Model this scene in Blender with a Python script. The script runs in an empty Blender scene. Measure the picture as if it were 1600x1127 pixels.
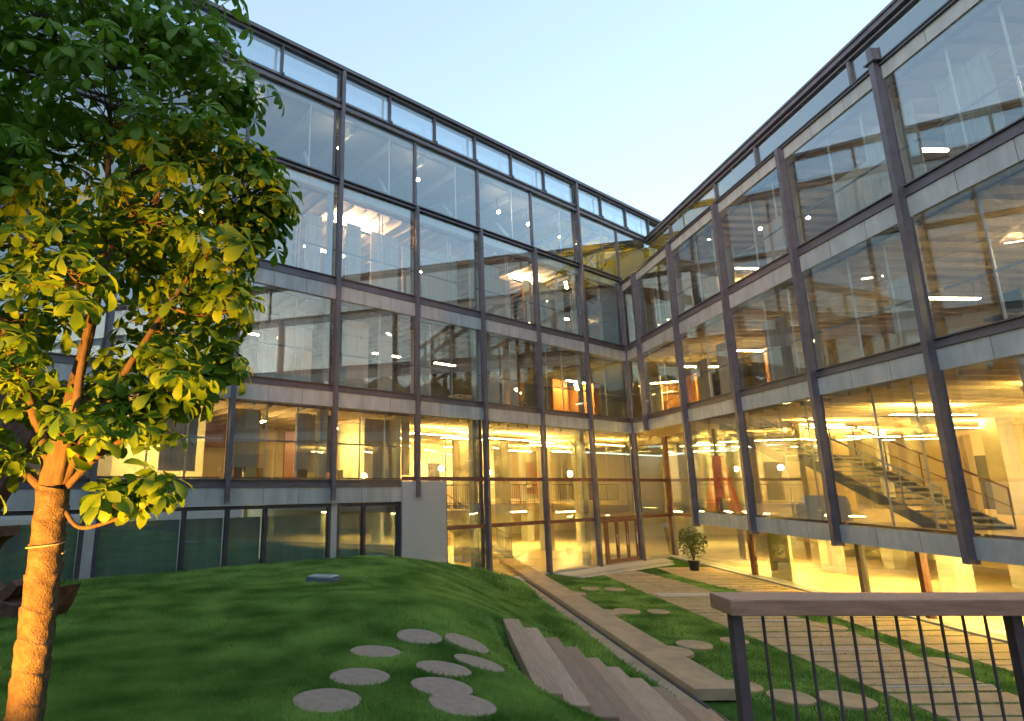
import bpy, bmesh, math, random
import numpy as np
from mathutils import Vector, Matrix, Quaternion
random.seed(7); rng = np.random.default_rng(7)
R = math.radians
sc = bpy.context.scene
COL = sc.collection
EYE = 3.56                      # eye height above the sunken court (court = 0)

# ------------------------------------------------------------------ camera
cd = bpy.data.cameras.new('camera'); cam = bpy.data.objects.new('camera', cd); COL.objects.link(cam)
cam.location = (0, 0, EYE); cam.rotation_euler = (R(90 + 12.02), 0, 0)
cd.sensor_fit = 'HORIZONTAL'; cd.sensor_width = 36; cd.lens = 903.5 / 1600 * 36
cd.shift_x = 162.5 / 1600; cd.shift_y = 0; cd.clip_start = .05; cd.clip_end = 3000
sc.camera = cam

# ------------------------------------------------------------------ sky, sun, exposure
SUN_EL, SUN_AZ = 9.0, 228.0
w = bpy.data.worlds.new("World"); sc.world = w; w.use_nodes = True
nt = w.node_tree; nt.nodes.clear()
out = nt.nodes.new('ShaderNodeOutputWorld'); bg = nt.nodes.new('ShaderNodeBackground')
sky = nt.nodes.new('ShaderNodeTexSky'); sky.sky_type = 'NISHITA'; sky.sun_disc = False
sky.sun_elevation = R(SUN_EL); sky.sun_rotation = R(SUN_AZ); sky.air_density = 1.0; sky.dust_density = 1.3; sky.ozone_density = 2.2
bg.inputs[1].default_value = 0.15
hs = nt.nodes.new('ShaderNodeHueSaturation'); hs.inputs['Saturation'].default_value = .90; hs.inputs['Value'].default_value = 1.0
gm = nt.nodes.new('ShaderNodeGamma'); gm.inputs[1].default_value = .6; mt = nt.nodes.new('ShaderNodeMix'); mt.data_type = 'RGBA'; mt.blend_type = 'MULTIPLY'; mt.inputs[0].default_value = 1; mt.inputs[7].default_value = (.985, 1.0, 1.0, 1)
nt.links.new(sky.outputs[0], gm.inputs[0]); nt.links.new(gm.outputs[0], mt.inputs[6]); nt.links.new(mt.outputs[2], hs.inputs['Color']); nt.links.new(hs.outputs[0], bg.inputs[0]); nt.links.new(bg.outputs[0], out.inputs[0])
sl = bpy.data.lights.new('sun', 'SUN'); sl.energy = .03; sl.angle = R(25); sl.color = (1, .93, .88)
so = bpy.data.objects.new('sun', sl); COL.objects.link(so)
sd = Vector((math.sin(R(SUN_AZ)) * math.cos(R(20)), math.cos(R(SUN_AZ)) * math.cos(R(20)), math.sin(R(20))))
so.rotation_euler = sd.to_track_quat('Z', 'Y').to_euler()
sc.view_settings.view_transform = 'Standard'; sc.view_settings.look = 'None'
sc.view_settings.exposure = 2.5; sc.view_settings.gamma = 1
cy = sc.cycles
cy.max_bounces = 9; cy.diffuse_bounces = 4; cy.glossy_bounces = 5; cy.transmission_bounces = 6; cy.transparent_max_bounces = 28
cy.use_denoising = True; cy.sample_clamp_indirect = 6; cy.caustics_reflective = False; cy.caustics_refractive = False
try: cy.denoiser = 'OPENIMAGEDENOISE'; cy.denoising_prefilter = 'ACCURATE'
except Exception: pass

# ------------------------------------------------------------------ materials
MATS = {}
def mat(name, col, rough=.6, metal=0, spec=.5, var=0, scale=4, bump=0, bscale=30, col2=None, emit=None, estr=0, stretch=None, coord='Object'):
    if name in MATS: return MATS[name]
    m = bpy.data.materials.new(name); m.use_nodes = True; MATS[name] = m
    n = m.node_tree; b = n.nodes['Principled BSDF']
    b.inputs['Roughness'].default_value = rough; b.inputs['Metallic'].default_value = metal
    b.inputs['Specular IOR Level'].default_value = spec
    b.inputs['Base Color'].default_value = (*col, 1)
    tc = n.nodes.new('ShaderNodeTexCoord'); mp = n.nodes.new('ShaderNodeMapping')
    n.links.new(tc.outputs[coord], mp.inputs[0])
    if stretch: mp.inputs['Scale'].default_value = stretch
    if var or col2:
        no = n.nodes.new('ShaderNodeTexNoise'); no.inputs['Scale'].default_value = scale; no.inputs['Detail'].default_value = 7
        no.inputs['Roughness'].default_value = .62
        n.links.new(mp.outputs[0], no.inputs['Vector'])
        cr = n.nodes.new('ShaderNodeValToRGB'); n.links.new(no.outputs[0], cr.inputs[0])
        c2 = col2 or tuple(max(0, c * (1 - var)) for c in col)
        c1 = col if col2 else tuple(min(1, c * (1 + var)) for c in col)
        cr.color_ramp.elements[0].position = .34; cr.color_ramp.elements[0].color = (*c2, 1)
        cr.color_ramp.elements[1].position = .66; cr.color_ramp.elements[1].color = (*c1, 1)
        n.links.new(cr.outputs[0], b.inputs['Base Color'])
    if bump:
        no = n.nodes.new('ShaderNodeTexNoise'); no.inputs['Scale'].default_value = bscale; no.inputs['Detail'].default_value = 5
        n.links.new(mp.outputs[0], no.inputs['Vector'])
        bp = n.nodes.new('ShaderNodeBump'); bp.inputs['Strength'].default_value = bump; bp.inputs['Distance'].default_value = .02
        n.links.new(no.outputs[0], bp.inputs['Height']); n.links.new(bp.outputs[0], b.inputs['Normal'])
    if emit:
        b.inputs['Emission Color'].default_value = (*emit, 1); b.inputs['Emission Strength'].default_value = estr
    return m
def glass_mat(name, tint, base, power=1.0):
    m = bpy.data.materials.new(name); m.use_nodes = True; n = m.node_tree; n.nodes.clear()
    o = n.nodes.new('ShaderNodeOutputMaterial'); mx = n.nodes.new('ShaderNodeMixShader')
    t = n.nodes.new('ShaderNodeBsdfTransparent'); t.inputs[0].default_value = (*tint, 1)
    g = n.nodes.new('ShaderNodeBsdfGlossy'); g.inputs['Roughness'].default_value = 0.0; g.inputs[0].default_value = (.88, .96, 1, 1)
    tc = n.nodes.new('ShaderNodeTexCoord'); no = n.nodes.new('ShaderNodeTexNoise'); no.inputs['Scale'].default_value = .55; no.inputs['Detail'].default_value = 1
    bp = n.nodes.new('ShaderNodeBump'); bp.inputs['Strength'].default_value = .035; bp.inputs['Distance'].default_value = .03
    n.links.new(tc.outputs['Object'], no.inputs['Vector']); n.links.new(no.outputs[0], bp.inputs['Height']); n.links.new(bp.outputs[0], g.inputs['Normal'])
    fr = n.nodes.new('ShaderNodeLayerWeight'); fr.inputs[0].default_value = .5
    pw = n.nodes.new('ShaderNodeMath'); pw.operation = 'POWER'; pw.inputs[1].default_value = 3.0
    ml = n.nodes.new('ShaderNodeMath'); ml.operation = 'MULTIPLY_ADD'; ml.inputs[1].default_value = 1 - base; ml.inputs[2].default_value = base; ml.use_clamp = True
    n.links.new(fr.outputs['Facing'], pw.inputs[0]); n.links.new(pw.outputs[0], ml.inputs[0]); n.links.new(ml.outputs[0], mx.inputs[0])
    n.links.new(t.outputs[0], mx.inputs[1]); n.links.new(g.outputs[0], mx.inputs[2]); n.links.new(mx.outputs[0], o.inputs[0])
    MATS[name] = m; return m
def leaf_mat(name, c1, c2, trans=.35):
    m = bpy.data.materials.new(name); m.use_nodes = True; n = m.node_tree; n.nodes.clear()
    o = n.nodes.new('ShaderNodeOutputMaterial'); mx = n.nodes.new('ShaderNodeMixShader'); mx.inputs[0].default_value = trans
    d = n.nodes.new('ShaderNodeBsdfPrincipled'); d.inputs['Roughness'].default_value = .5; d.inputs['Specular IOR Level'].default_value = .3
    t = n.nodes.new('ShaderNodeBsdfTranslucent')
    tc = n.nodes.new('ShaderNodeTexCoord'); no = n.nodes.new('ShaderNodeTexNoise'); no.inputs['Scale'].default_value = 5
    cr = n.nodes.new('ShaderNodeValToRGB'); cr.color_ramp.elements[0].position = .35; cr.color_ramp.elements[1].position = .65
    cr.color_ramp.elements[0].color = (*c1, 1); cr.color_ramp.elements[1].color = (*c2, 1)
    n.links.new(tc.outputs['Object'], no.inputs['Vector']); n.links.new(no.outputs[0], cr.inputs[0])
    n.links.new(cr.outputs[0], d.inputs['Base Color']); n.links.new(cr.outputs[0], t.inputs[0])
    n.links.new(d.outputs[0], mx.inputs[1]); n.links.new(t.outputs[0], mx.inputs[2]); n.links.new(mx.outputs[0], o.inputs[0])
    MATS[name] = m; return m

STEEL = mat('painted_steel', (.115, .108, .132), .42, 0, .5, var=.18, scale=2.5)
STEELD = mat('dark_steel', (.065, .065, .080), .45, 0, .5, var=.2, scale=3)
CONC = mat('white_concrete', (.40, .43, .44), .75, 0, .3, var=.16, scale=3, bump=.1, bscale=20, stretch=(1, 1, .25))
CONC_BRIGHT = mat('brightened_edge_beam', (.70, .735, .74), .75, 0, .3, var=.10, scale=1.3, bump=.1, bscale=20)  # concrete copy painted brighter to offset light lost through the glass
CONCG = mat('grey_concrete', (.36, .36, .34), .8, 0, .3, var=.12, scale=1.5, bump=.1)
REDF = mat('red_brown_frame', (.17, .07, .05), .5, 0, .5, var=.2, scale=3)
RAILM = mat('grey_rail', (.26, .26, .27), .4, 0, .5)
POST = mat('pale_metal', (.58, .58, .57), .35, 0, .5)
GLASS = glass_mat('facade_glass', (.93, .955, .945), .15)
GLASSI = glass_mat('inner_glass', (.93, .95, .93), .03)
PLAST = mat('cream_plaster', (.70, .60, .42), .85, 0, .2, var=.06, scale=1)
PLASTG = mat('greenish_plaster', (.66, .66, .44), .85, 0, .2, var=.06, scale=1)
TIMB = mat('orange_timber', (.42, .17, .05), .5, 0, .4, var=.3, scale=3, stretch=(6, 6, .4))
CEIL = mat('ceiling_boards', (.55, .47, .34), .8, 0, .2, var=.12, scale=2)
CEILG = mat('grey_ceiling', (.36, .35, .33), .8, 0, .2, var=.1, scale=1)
FLOORI = mat('interior_floor', (.52, .43, .27), .35, 0, .5, var=.1, scale=1)
SCREEN = mat('fabric_screen', (.46, .41, .34), .85, 0, .2, var=.18, scale=5, stretch=(3, 3, .25))
SCREENL = mat('pale_screen', (.72, .67, .58), .85, 0, .2, var=.12, scale=5, stretch=(3, 3, .25))
DARKI = mat('dark_interior', (.10, .10, .10), .8, 0, .2, var=.2)
YELP = mat('yellow_paint', (.50, .46, .03), .7, 0, .3, var=.08, scale=1)
GREENB = mat('green_blind', (.24, .35, .31), .75, 0, .3, var=.14, scale=3, stretch=(1, 1, .2))
BRICKW = None
REDP = mat('red_paint', (.85, .12, .03), .5)
DUCT = mat('blue_duct', (.20, .32, .40), .5)
LAMPW = mat('warm_lamp', (1, .9, .6), emit=(1, .66, .24), estr=45)
LAMPY = mat('yellow_trough', (1, .8, .4), emit=(1, .65, .17), estr=58)
LAMPC = mat('pale_lamp', (1, .95, .85), emit=(1, .80, .50), estr=22)
LAMPSTAR = mat('spot_lamp', (1, .95, .85), emit=(1, .80, .50), estr=35)
LAMPO = mat('orange_lamp', (1, .8, .5), emit=(1, .55, .24), estr=40)
LAMPOU = mat('orange_uplight', (1, .8, .5), emit=(1, .55, .24), estr=110)
LAMPD = mat('dim_lamp', (1, .8, .5), emit=(1, .70, .38), estr=17)
def brick_mat():
    m = bpy.data.materials.new('white_brick'); m.use_nodes = True; n = m.node_tree; b = n.nodes['Principled BSDF']
    tc = n.nodes.new('ShaderNodeTexCoord'); mp = n.nodes.new('ShaderNodeMapping'); mp.inputs['Rotation'].default_value = (R(90), 0, 0)
    br = n.nodes.new('ShaderNodeTexBrick'); br.inputs['Scale'].default_value = 1; br.inputs['Brick Width'].default_value = .26; br.inputs['Row Height'].default_value = .085
    br.inputs['Mortar Size'].default_value = .009; br.inputs['Color1'].default_value = (.46, .49, .51, 1); br.inputs['Color2'].default_value = (.43, .46, .48, 1); br.inputs['Mortar'].default_value = (.40, .43, .45, 1)
    n.links.new(tc.outputs['Object'], mp.inputs[0]); n.links.new(mp.outputs[0], br.inputs[0]); n.links.new(br.outputs[0], b.inputs['Base Color'])
    bp = n.nodes.new('ShaderNodeBump'); bp.inputs['Strength'].default_value = .35; bp.inputs['Distance'].default_value = .01; bp.invert = True
    n.links.new(br.outputs['Fac'], bp.inputs['Height']); n.links.new(bp.outputs[0], b.inputs['Normal']); b.inputs['Roughness'].default_value = .8
    return m
BRICKW = brick_mat()

# ------------------------------------------------------------------ mesh helpers
class MB:
    """collects shapes, links them as ONE mesh object; f maps (s, depth, z above eye) into the frame"""
    def __init__(s, f=None): s.v = []; s.f = []; s.map = f or (lambda a, b, c: (a, b, c))
    def raw(s, vs, fs):
        o = len(s.v); s.v += [tuple(x) for x in vs]; s.f += [tuple(i + o for i in q) for q in fs]; return s
    def box(s, a0, a1, b0, b1, c0, c1, jit=0):
        p = [s.map(a, b, c) for a in (a0, a1) for b in (b0, b1) for c in (c0, c1)]
        q = [(0, 1, 3, 2), (4, 6, 7, 5), (0, 4, 5, 1), (2, 3, 7, 6), (0, 2, 6, 4), (1, 5, 7, 3)]
        return s.raw(p, q)
    def tube(s, pts, r, n=6, cap=True):
        P = [Vector(s.map(*p)) for p in pts]; rs = r if hasattr(r, '__len__') else [r] * len(P); ring = []
        up = Vector((0, 0, 1)); last = None
        for i, p in enumerate(P):
            d = (P[min(i + 1, len(P) - 1)] - P[max(i - 1, 0)]); d = d.normalized() if d.length > 1e-9 else Vector((0, 0, 1))
            if last is None: u = d.orthogonal().normalized()
            else: u = (last - d * last.dot(d)).normalized()
            last = u; v = d.cross(u)
            ring.append([p + (u * math.cos(2 * math.pi * k / n) + v * math.sin(2 * math.pi * k / n)) * rs[i] for k in range(n)])
        vs = [x for rg in ring for x in rg]; fs = []
        for i in range(len(P) - 1):
            for k in range(n): fs.append((i * n + k, i * n + (k + 1) % n, (i + 1) * n + (k + 1) % n, (i + 1) * n + k))
        if cap: fs.append(tuple(range(n))[::-1]); fs.append(tuple((len(P) - 1) * n + k for k in range(n)))
        return s.raw(vs, fs)
    def prism(s, poly, b0, b1):
        """polygon in (a, c), extruded over depth b0..b1"""
        n = len(poly); p = [s.map(a, b0, c) for a, c in poly] + [s.map(a, b1, c) for a, c in poly]
        return s.raw(p, [tuple(range(n)), tuple(range(n, 2 * n))[::-1]] + [(i, i + n, (i + 1) % n + n, (i + 1) % n) for i in range(n)])
    def slab(s, poly, z0, z1):
        """polygon in (a, b), extruded over height"""
        n = len(poly); p = [s.map(a, b, z0) for a, b in poly] + [s.map(a, b, z1) for a, b in poly]
        return s.raw(p, [tuple(range(n)), tuple(range(n, 2 * n))[::-1]] + [(i, i + n, (i + 1) % n + n, (i + 1) % n) for i in range(n)])
    def ball(s, c, r, nu=10, nv=6, sz=1):
        vs = []; fs = []
        for j in range(nv + 1):
            t = math.pi * j / nv
            for i in range(nu):
                a = 2 * math.pi * i / nu; vs.append((c[0] + r * math.sin(t) * math.cos(a), c[1] + r * math.sin(t) * math.sin(a), c[2] + r * sz * math.cos(t)))
        vs = [s.map(*q) for q in vs]
        for j in range(nv):
            for i in range(nu): fs.append((j * nu + i, j * nu + (i + 1) % nu, (j + 1) * nu + (i + 1) % nu, (j + 1) * nu + i))
        return s.raw(vs, fs)
    def build(s, name, m, parent=None, smooth=False, bevel=0):
        me = bpy.data.meshes.new(name); me.from_pydata(s.v, [], s.f)
        bm = bmesh.new(); bm.from_mesh(me); bmesh.ops.remove_doubles(bm, verts=bm.verts, dist=1e-6) if smooth else None
        bmesh.ops.recalc_face_normals(bm, faces=bm.faces); bm.to_mesh(me); bm.free()
        me.materials.append(m); o = bpy.data.objects.new(name, me); COL.objects.link(o)
        if parent: o.parent = parent
        if smooth:
            for p in me.polygons: p.use_smooth = True
        if bevel:
            b = o.modifiers.new('bevel', 'BEVEL'); b.width = bevel; b.segments = 2; b.limit_method = 'ANGLE'
        return o
def tag(o, label, cat, group=None):
    o['label'] = label; o['category'] = cat
    if group: o['group'] = group
    return o
def thing(name, loc, rz, label, cat, group=None):
    o = bpy.data.objects.new(name, None); COL.objects.link(o); o.empty_display_size = .2
    o.location = loc; o.rotation_euler = (0, 0, rz); return tag(o, label, cat, group)
def struct(o, kind='structure'): o['kind'] = kind; return o
def dup(root, loc, rz=None, label=None):
    r = root.copy(); COL.objects.link(r); r.location = loc
    if rz is not None: r.rotation_euler = (0, 0, rz)
    if label: r['label'] = label
    for ch in list(root.children):
        c = ch.copy(); COL.objects.link(c); c.parent = r
        for g in list(ch.children): e = g.copy(); COL.objects.link(e); e.parent = c
    return r

# ------------------------------------------------------------------ frames of the two wings
AL, AR, AC, DC = R(53.23), R(-2.06), R(21.15), 30.8
CX, CY = DC * math.sin(AC), DC * math.cos(AC)
uL = Vector((-math.sin(AL), -math.cos(AL), 0)); nL = Vector((-uL.y, uL.x, 0)); nL = nL if nL.dot(Vector((-CX, -CY, 0))) > 0 else -nL
uR = Vector((-math.sin(AR), -math.cos(AR), 0)); nR = Vector((uR.y, -uR.x, 0)); nR = nR if nR.dot(Vector((-CX, -CY, 0))) > 0 else -nR
RZL = math.atan2(-uL.y, -uL.x); RZR = math.atan2(uR.y, uR.x)
C0 = Vector((CX, CY, 0))
FL = lambda s, d, z: (-s, d, z + EYE)          # local coordinates of the left wing
FR = lambda t, d, z: (t, d, z + EYE)           # local coordinates of the right wing
WL = lambda s, d, z: C0 + uL * s - nL * d + Vector((0, 0, z + EYE))
WR = lambda t, d, z: C0 + uR * t - nR * d + Vector((0, 0, z + EYE))
GR = -EYE                                      # court level in z-above-eye

def joints(o, f, qs, d, z0, z1):
    me = o.data; me.materials.append(STEELD); bm = bmesh.new(); bm.from_mesh(me); b = MB(f)
    for q in qs: b.box(q, q + .010, d - .0025, d + .004, z0 + .004, z1 - .004)
    vs = [bm.verts.new(v) for v in b.v]
    for q in b.f: bm.faces.new([vs[i] for i in q]).material_index = 1
    bm.to_mesh(me); bm.free()
# =================================================================== LEFT WING
BL = 3.36; S0 = .1; NL = 11
SEND = S0 + BL * NL
LW = thing('office_wing', (CX, CY, 0), RZL, 'long glass office wing behind the grass mound, with the clerestory strip under its roof', 'building', 'wings of the glass office building')
col = lambda k: S0 + BL * k
def lp(name, m, fn, parent=None, **kw):
    b = MB(FL); fn(b); return b.build(name, m, parent or LW, **kw)
LOWS = {0: GR, 1: GR, 2: GR, 3: GR, 4: -.45, 5: -.5, 6: -.5, 7: -.5, 8: -.5, 9: -.5, 10: -.5, 11: -.5}
for k in range(NL + 1):
    s = col(k); top = 14.75 if k in (1, 5, 9) else 10.42
    def fn(b):
        b.box(s - .035, s + .035, -.19, -.01, LOWS[k], top)
        b.box(s - .065, s + .065, -.212, -.19, LOWS[k], top); b.box(s - .065, s + .065, -.01, .012, LOWS[k], top)
    lp('column_fin', STEEL, fn)
# twin posts beside the tall fins and slim posts on the roof storey
for k in range(NL + 1):
    s = col(k)
    lp('roof_storey_post', STEEL, lambda b: (b.box(s - .06, s + .06, -.05, .05, 10.43, 13.24), b.box(s + .2, s + .26, -.03, .05, 10.43, 13.24) if k in (1, 5, 9) else None))
for z0, z1, sa in ((9.97, 10.30, 0.1), (6.06, 6.56, 0.1), (2.43, 2.92, 0.1), (-.60, -.11, 14.18)):
    o = lp('concrete_edge', CONC_BRIGHT if z0 > 9 else CONC, lambda b: b.box(sa, SEND, .06 if z0 > 9 else -.045, .34, z0, z1)); joints(o, FL, [q for q in [S0 + 1.12 * i for i in range(1, 33)] if q > sa], .06 if z0 > 9 else -.045, z0, z1)
for z0, z1, sa in ((6.56, 6.85, .1), (2.92, 3.15, .1), (-.11, .13, 14.18)):
    def fn(b):
        q = 0 if z0 > 9 else -.10; b.box(sa, SEND, .03 + q, .30, z1 - .03, z1); b.box(sa, SEND, .10 + q * 1.15, .14, z0 + .03, z1 - .03); b.box(sa, SEND, .03 + q, .30, z0 + .001, z0 + .03)
    lp('steel_channel', STEEL, fn)
lp('steel_channel', STEELD, lambda b: (b.box(.0, SEND, -.10, .10, 10.30, 10.37), b.box(0, SEND, -.05, .06, 10.37, 10.43), b.box(0, SEND, -.12, .02, 10.45, 10.50)))
lp('steel_channel', STEEL, lambda b: (b.box(-3.1, SEND, -.13, .06, 13.22, 13.34), b.box(-3.1, SEND, -.06, .04, 13.34, 13.45), b.box(-3.1, SEND, -.13, .02, 13.45, 13.52)))
# transoms of the hall
lp('transom', REDF, lambda b: b.box(-2.85, 14.1, -.02, .08, .10, .24))
lp('transom', REDF, lambda b: b.box(-2.85, 12.2, -.03, .08, -1.62, -1.48))
lp('base_plinth', CONCG, lambda b: b.box(-2.9, 12.2, -.12, .30, GR - .3, GR + .05))
# roof
lp('roof', STEEL, lambda b: (b.box(-9, SEND + .4, -.14, .40, 14.80, 14.86), b.box(-9, SEND + .4, -.20, -.14, 14.79, 14.93), b.box(-9, SEND + .4, -.08, -.02, 14.69, 14.80)))
lp('roof_slab', CEILG, lambda b: (b.box(3.3, SEND, .065, 12.2, 13.0, 13.215), b.slab([(3.3, .065), (3.3, 12.2), (-23.4, 12.2), (-3.0, .065)], 13.0, 13.215)))
lp('corner_ceiling', YELP, lambda b: b.slab([(3.3, .30), (3.3, 9), (-17, 9), (-3.0, .30)], 12.80, 12.84))
lp('corner_rib', STEELD, lambda b: [b.tube([(q, .3, 12.72), (q - 1.2, 2.2, 12.76), (q - 3.2, 5, 12.6)], .06, 5) for q in (3.0, 1.6, .2, -1.2)])
for i in range(9): lp('clerestory_frame', POST, lambda b: b.box(-3.1 + 4.48 * i, -3.02 + 4.48 * i, .30, .36, 13.25, 14.8))
lp('rear_glazing', glass_mat('tinted_glass', (.74, .80, .85), .04), lambda b: b.box(-8, SEND, .31, .33, 13.25, 14.79))
# clerestory panes
for i in range(18):
    s = -3.14 + 2.24 * i
    w_ = lp('clerestory_window', GLASS, lambda b: b.box(s + .03, s + 2.21, .0, .02, 13.54, 14.68))
    lp('frame', STEELD, lambda b: (b.box(s - .035, s + .035, -.09, .05, 13.52, 14.70), b.box(s - .06, s + .06, -.16, .0, 13.50, 13.60), b.box(s, s + 2.24, .03, .05, 13.66, 13.68)), w_)
# windows, storey by storey
def pane(f, s0, s1, z0, z1, parent, name='window', m=None, d0=0.0):
    j = [random.uniform(-.011, .011) for _ in range(3)]
    b = MB(f); b.box(s0, s1, d0, d0 + .02, z0, z1)
    b.v = [(x, y + j[0] * (1 if abs(x - b.v[0][0]) < .01 else -1) + j[1] * (z - z0 - EYE) * .3, z) for x, y, z in b.v]
    return b.build(name, m or GLASS, parent)
def inner_frame(f, s0, s1, zs, zt, parent, posts, rail=True, mp=POST):
    b = MB(f); b.box(s0, s1, .30, .36, zs, zs + .05); b.box(s0, s1, .30, .36, zt - .05, zt); b.build('frame', REDF, parent)
    b = MB(f)
    for p in posts: q = s0 + (s1 - s0) * p; b.tube([(q, .42, zs), (q, .42, zt)], .028, 6)
    b.build('slim_post', mp, parent)
    b = MB(f); b.box(s0, s1, .40, .44, zs + 1.12, zs + 1.17); b.tube([(s0, .36, zs + 1.85), (s1, .36, zs + 1.85)], .007, 4); b.build('guard_rail', RAILM, parent)
for k in range(NL):
    s0, s1 = col(k) + .07, col(k + 1) - .07
    p = pane(FL, s0, s1, 10.5, 13.22, LW)
    lp('frame', POST, lambda b: (b.box(s0 + 1.05, s0 + 1.09, .1, .14, 10.5, 13.2),), p)
    p = pane(FL, s0, s1, 6.31, 10.29, LW); inner_frame(FL, s0, s1, 6.86, 9.95, p, (.36, .40))
    p = pane(FL, s0, s1, 2.68, 6.29, LW); inner_frame(FL, s0, s1, 3.16, 6.05, p, (.36, .7) if k % 2 else (.38,))
    if k >= 4:
        p = pane(FL, s0, s1, -.58, 2.66, LW); inner_frame(FL, s0, s1, .14, 2.42, p, (.3, .62), rail=True)
    else:
        p = pane(FL, s0, s1, .24, 2.66, LW)
        MB(FL).tube([((s0 + s1) / 2, .35, .24), ((s0 + s1) / 2, .35, 2.42)], .02, 5).build('guard_rail', POST, p)
p = pane(FL, -2.8, col(0) - .07, .24, 2.4, LW); pane(FL, -2.8, col(0) - .07, -1.48, .10, LW)
pane(FL, -3.0, col(0) - .07, 10.5, 13.22, LW)
for k in range(0, 4):
    s1 = min(col(k + 1) - .07, 12.15); p = pane(FL, col(k) + .07, s1, -1.48, .10, LW)
for s0, s1 in ((-2.8, .03), (col(1) + .07, col(2) - .07), (col(2) + .07, col(3) - .07), (col(3) + .07, 12.15)):
    pane(FL, s0, s1, GR + .05, -1.62, LW)
lp('steel_post', REDF, lambda b: b.box(-3.0, -2.8, -.08, .16, GR, 2.42))
lp('steel_post', STEELD, lambda b: b.box(12.13, 12.2, -.02, .10, GR, .12))
lp('steel_post', STEEL, lambda b: (b.box(10.38, 10.5, .02, .12, GR, .12), b.box(10.2, 10.36, .1, .26, GR, 2.43)))
# glazed double door at the corner bay
door_roots = []
for a, b_ in ((.30, 1.08), (1.10, 1.88), (1.90, 2.66)):
    dr = lp('door', REDF, lambda b: (b.box(a, a + .07, -.03, .05, GR + .05, -1.63), b.box(b_ - .07, b_, -.03, .05, GR + .05, -1.63), b.box(a + .07, b_ - .07, -.03, .05, -1.72, -1.63), b.box(a + .07, b_ - .07, -.03, .05, GR + .05, GR + .22)))
    lp('door_pane', GLASS, lambda b: b.box(a + .07, b_ - .07, 0, .02, GR + .22, -1.72), dr)
    lp('door_handle', POST, lambda b: b.tube([(a + .12, -.08, GR + .8), (a + .12, -.08, GR + 1.3)], .015, 6), dr)
lp('steel_post', REDF, lambda b: (b.box(2.68, 3.35, -.02, .06, -1.72, -1.63), b.box(2.66, 2.8, -.02, .08, GR, -1.63)))
pane(FL, 2.82, 3.38, GR + .05, -1.72, LW)
# inner white columns
for k in (1, 3, 5, 7, 9):
    s = col(k)
    lp('inner_column', CONC, lambda b: b.box(s - .02, s + .26, .36, .62, -.6 if k > 3 else GR, 2.43))
    lp('inner_column', CONC, lambda b: (b.box(s + .09, s + .27, .14, .32, 6.86, 9.97), b.box(s + .09, s + .27, .14, .32, 3.16, 6.06)))
# masonry panel and the green ground storey
lp('brick_panel', BRICKW, lambda b: b.box(12.2, 14.16, -.06, .30, GR - .3, .09))
lp('steel_channel', STEELD, lambda b: b.box(14.16, 14.22, -.02, .30, GR - .3, -.55))
lp('pier', CONC, lambda b: b.box(16.60, 16.86, .05, .34, GR - .3, -.60)); lp('pier', CONC, lambda b: b.box(23.40, 23.68, .05, .34, GR - .3, -.60))
lp('pier', CONC, lambda b: b.box(30.10, 30.38, .05, .34, GR - .3, -.60))
for a, b_ in ((14.22, 15.6), (15.6, 16.58), (16.88, 19.0), (19.0, 20.12), (20.12, 21.3), (21.3, 23.38), (23.70, 26.4), (26.4, 30.08), (30.4, 33.5), (33.5, 36.8)):
    p = lp('window', GLASS, lambda b: b.box(a + .04, b_ - .04, .12, .14, GR - .2, -.70))
    lp('frame', STEELD, lambda b: (b.box(a - .04, a + .045, .04, .22, GR - .2, -.62), b.box(b_ - .05, b_ + .04, .04, .22, GR - .2, -.62), b.box(a + .045, b_ - .05, .04, .22, -.72, -.62)), p)
    lp('blind', GREENB, lambda b: [b.box(a + .05 + i * .0, b_ - .05, .30, .33, GR - .2, -.95 + .0 * i) for i in (0,)], p)
lp('low_sill', CONC, lambda b: b.box(14.9, 16.6, -.25, .04, -2.36, -2.28))
# slabs, ceilings, back walls
lp('floor_slab', CEILG, lambda b: (b.box(.1, SEND, .34, 12, 9.99, 10.28), b.box(.1, SEND, .34, 12, 6.12, 6.70), b.box(.1, SEND, .34, 12, 2.52, 3.0), b.box(14.2, SEND, .34, 12, -.6, -.06)))
BIS = 1.934
def wedge(b, d0, d1, z0, z1, e=.1): b.slab([(e, d0), (e, d1), (-BIS * d1, d1), (-BIS * d0, d0)], z0, z1)
lp('floor_slab', CEILG, lambda b: [wedge(b, .34, 12.2, a, c) for a, c in ((9.99, 10.28), (6.12, 6.70), (2.52, 3.0))])
lp('ceiling', CEILG, lambda b: [wedge(b, .36, 9, a, c) for a, c in ((9.93, 9.96), (6.08, 6.11), (12.93, 12.96))])
def ribs(f, s0, s1, d0, d1, z, name, m, root, step=.56, h=.14, wd=.09):
    b = MB(f); b.box(s0, s1, d0, d1, z, z + .03); n = int((s1 - s0) / step)
    for i in range(n): q = s0 + step * (i + .5); b.box(q - wd / 2, q + wd / 2, d0, d1, z - h, z - .001)
    return b.build(name, m, root)
ribs(FL, -7, 14.1, .36, 13.8, 2.46, 'ceiling', CEIL, LW)
ribs(FL, 14.1, SEND, .36, 9, 2.46, 'ceiling', CEIL, LW)
ribs(FL, .15, SEND, .36, 9, 6.08, 'ceiling', CEILG, LW); ribs(FL, .15, SEND, .36, 9, 9.93, 'ceiling', CEILG, LW)
ribs(FL, -3, SEND, .2, 9, 12.93, 'ceiling', CEILG, LW, step=1.68, h=.35, wd=.12)
lp('back_wall', PLAST, lambda b: (b.box(-26.7, 14.3, 13.8, 14, GR, 2.5), b.box(14.1, SEND, 7.6, 7.8, -.1, 2.5)))
lp('back_wall', PLASTG, lambda b: (b.box(8.6, 14.1, 9.0, 9.2, -1.1, 2.45), b.box(13.9, 14.1, .4, 14, GR, 2.45)))
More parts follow.
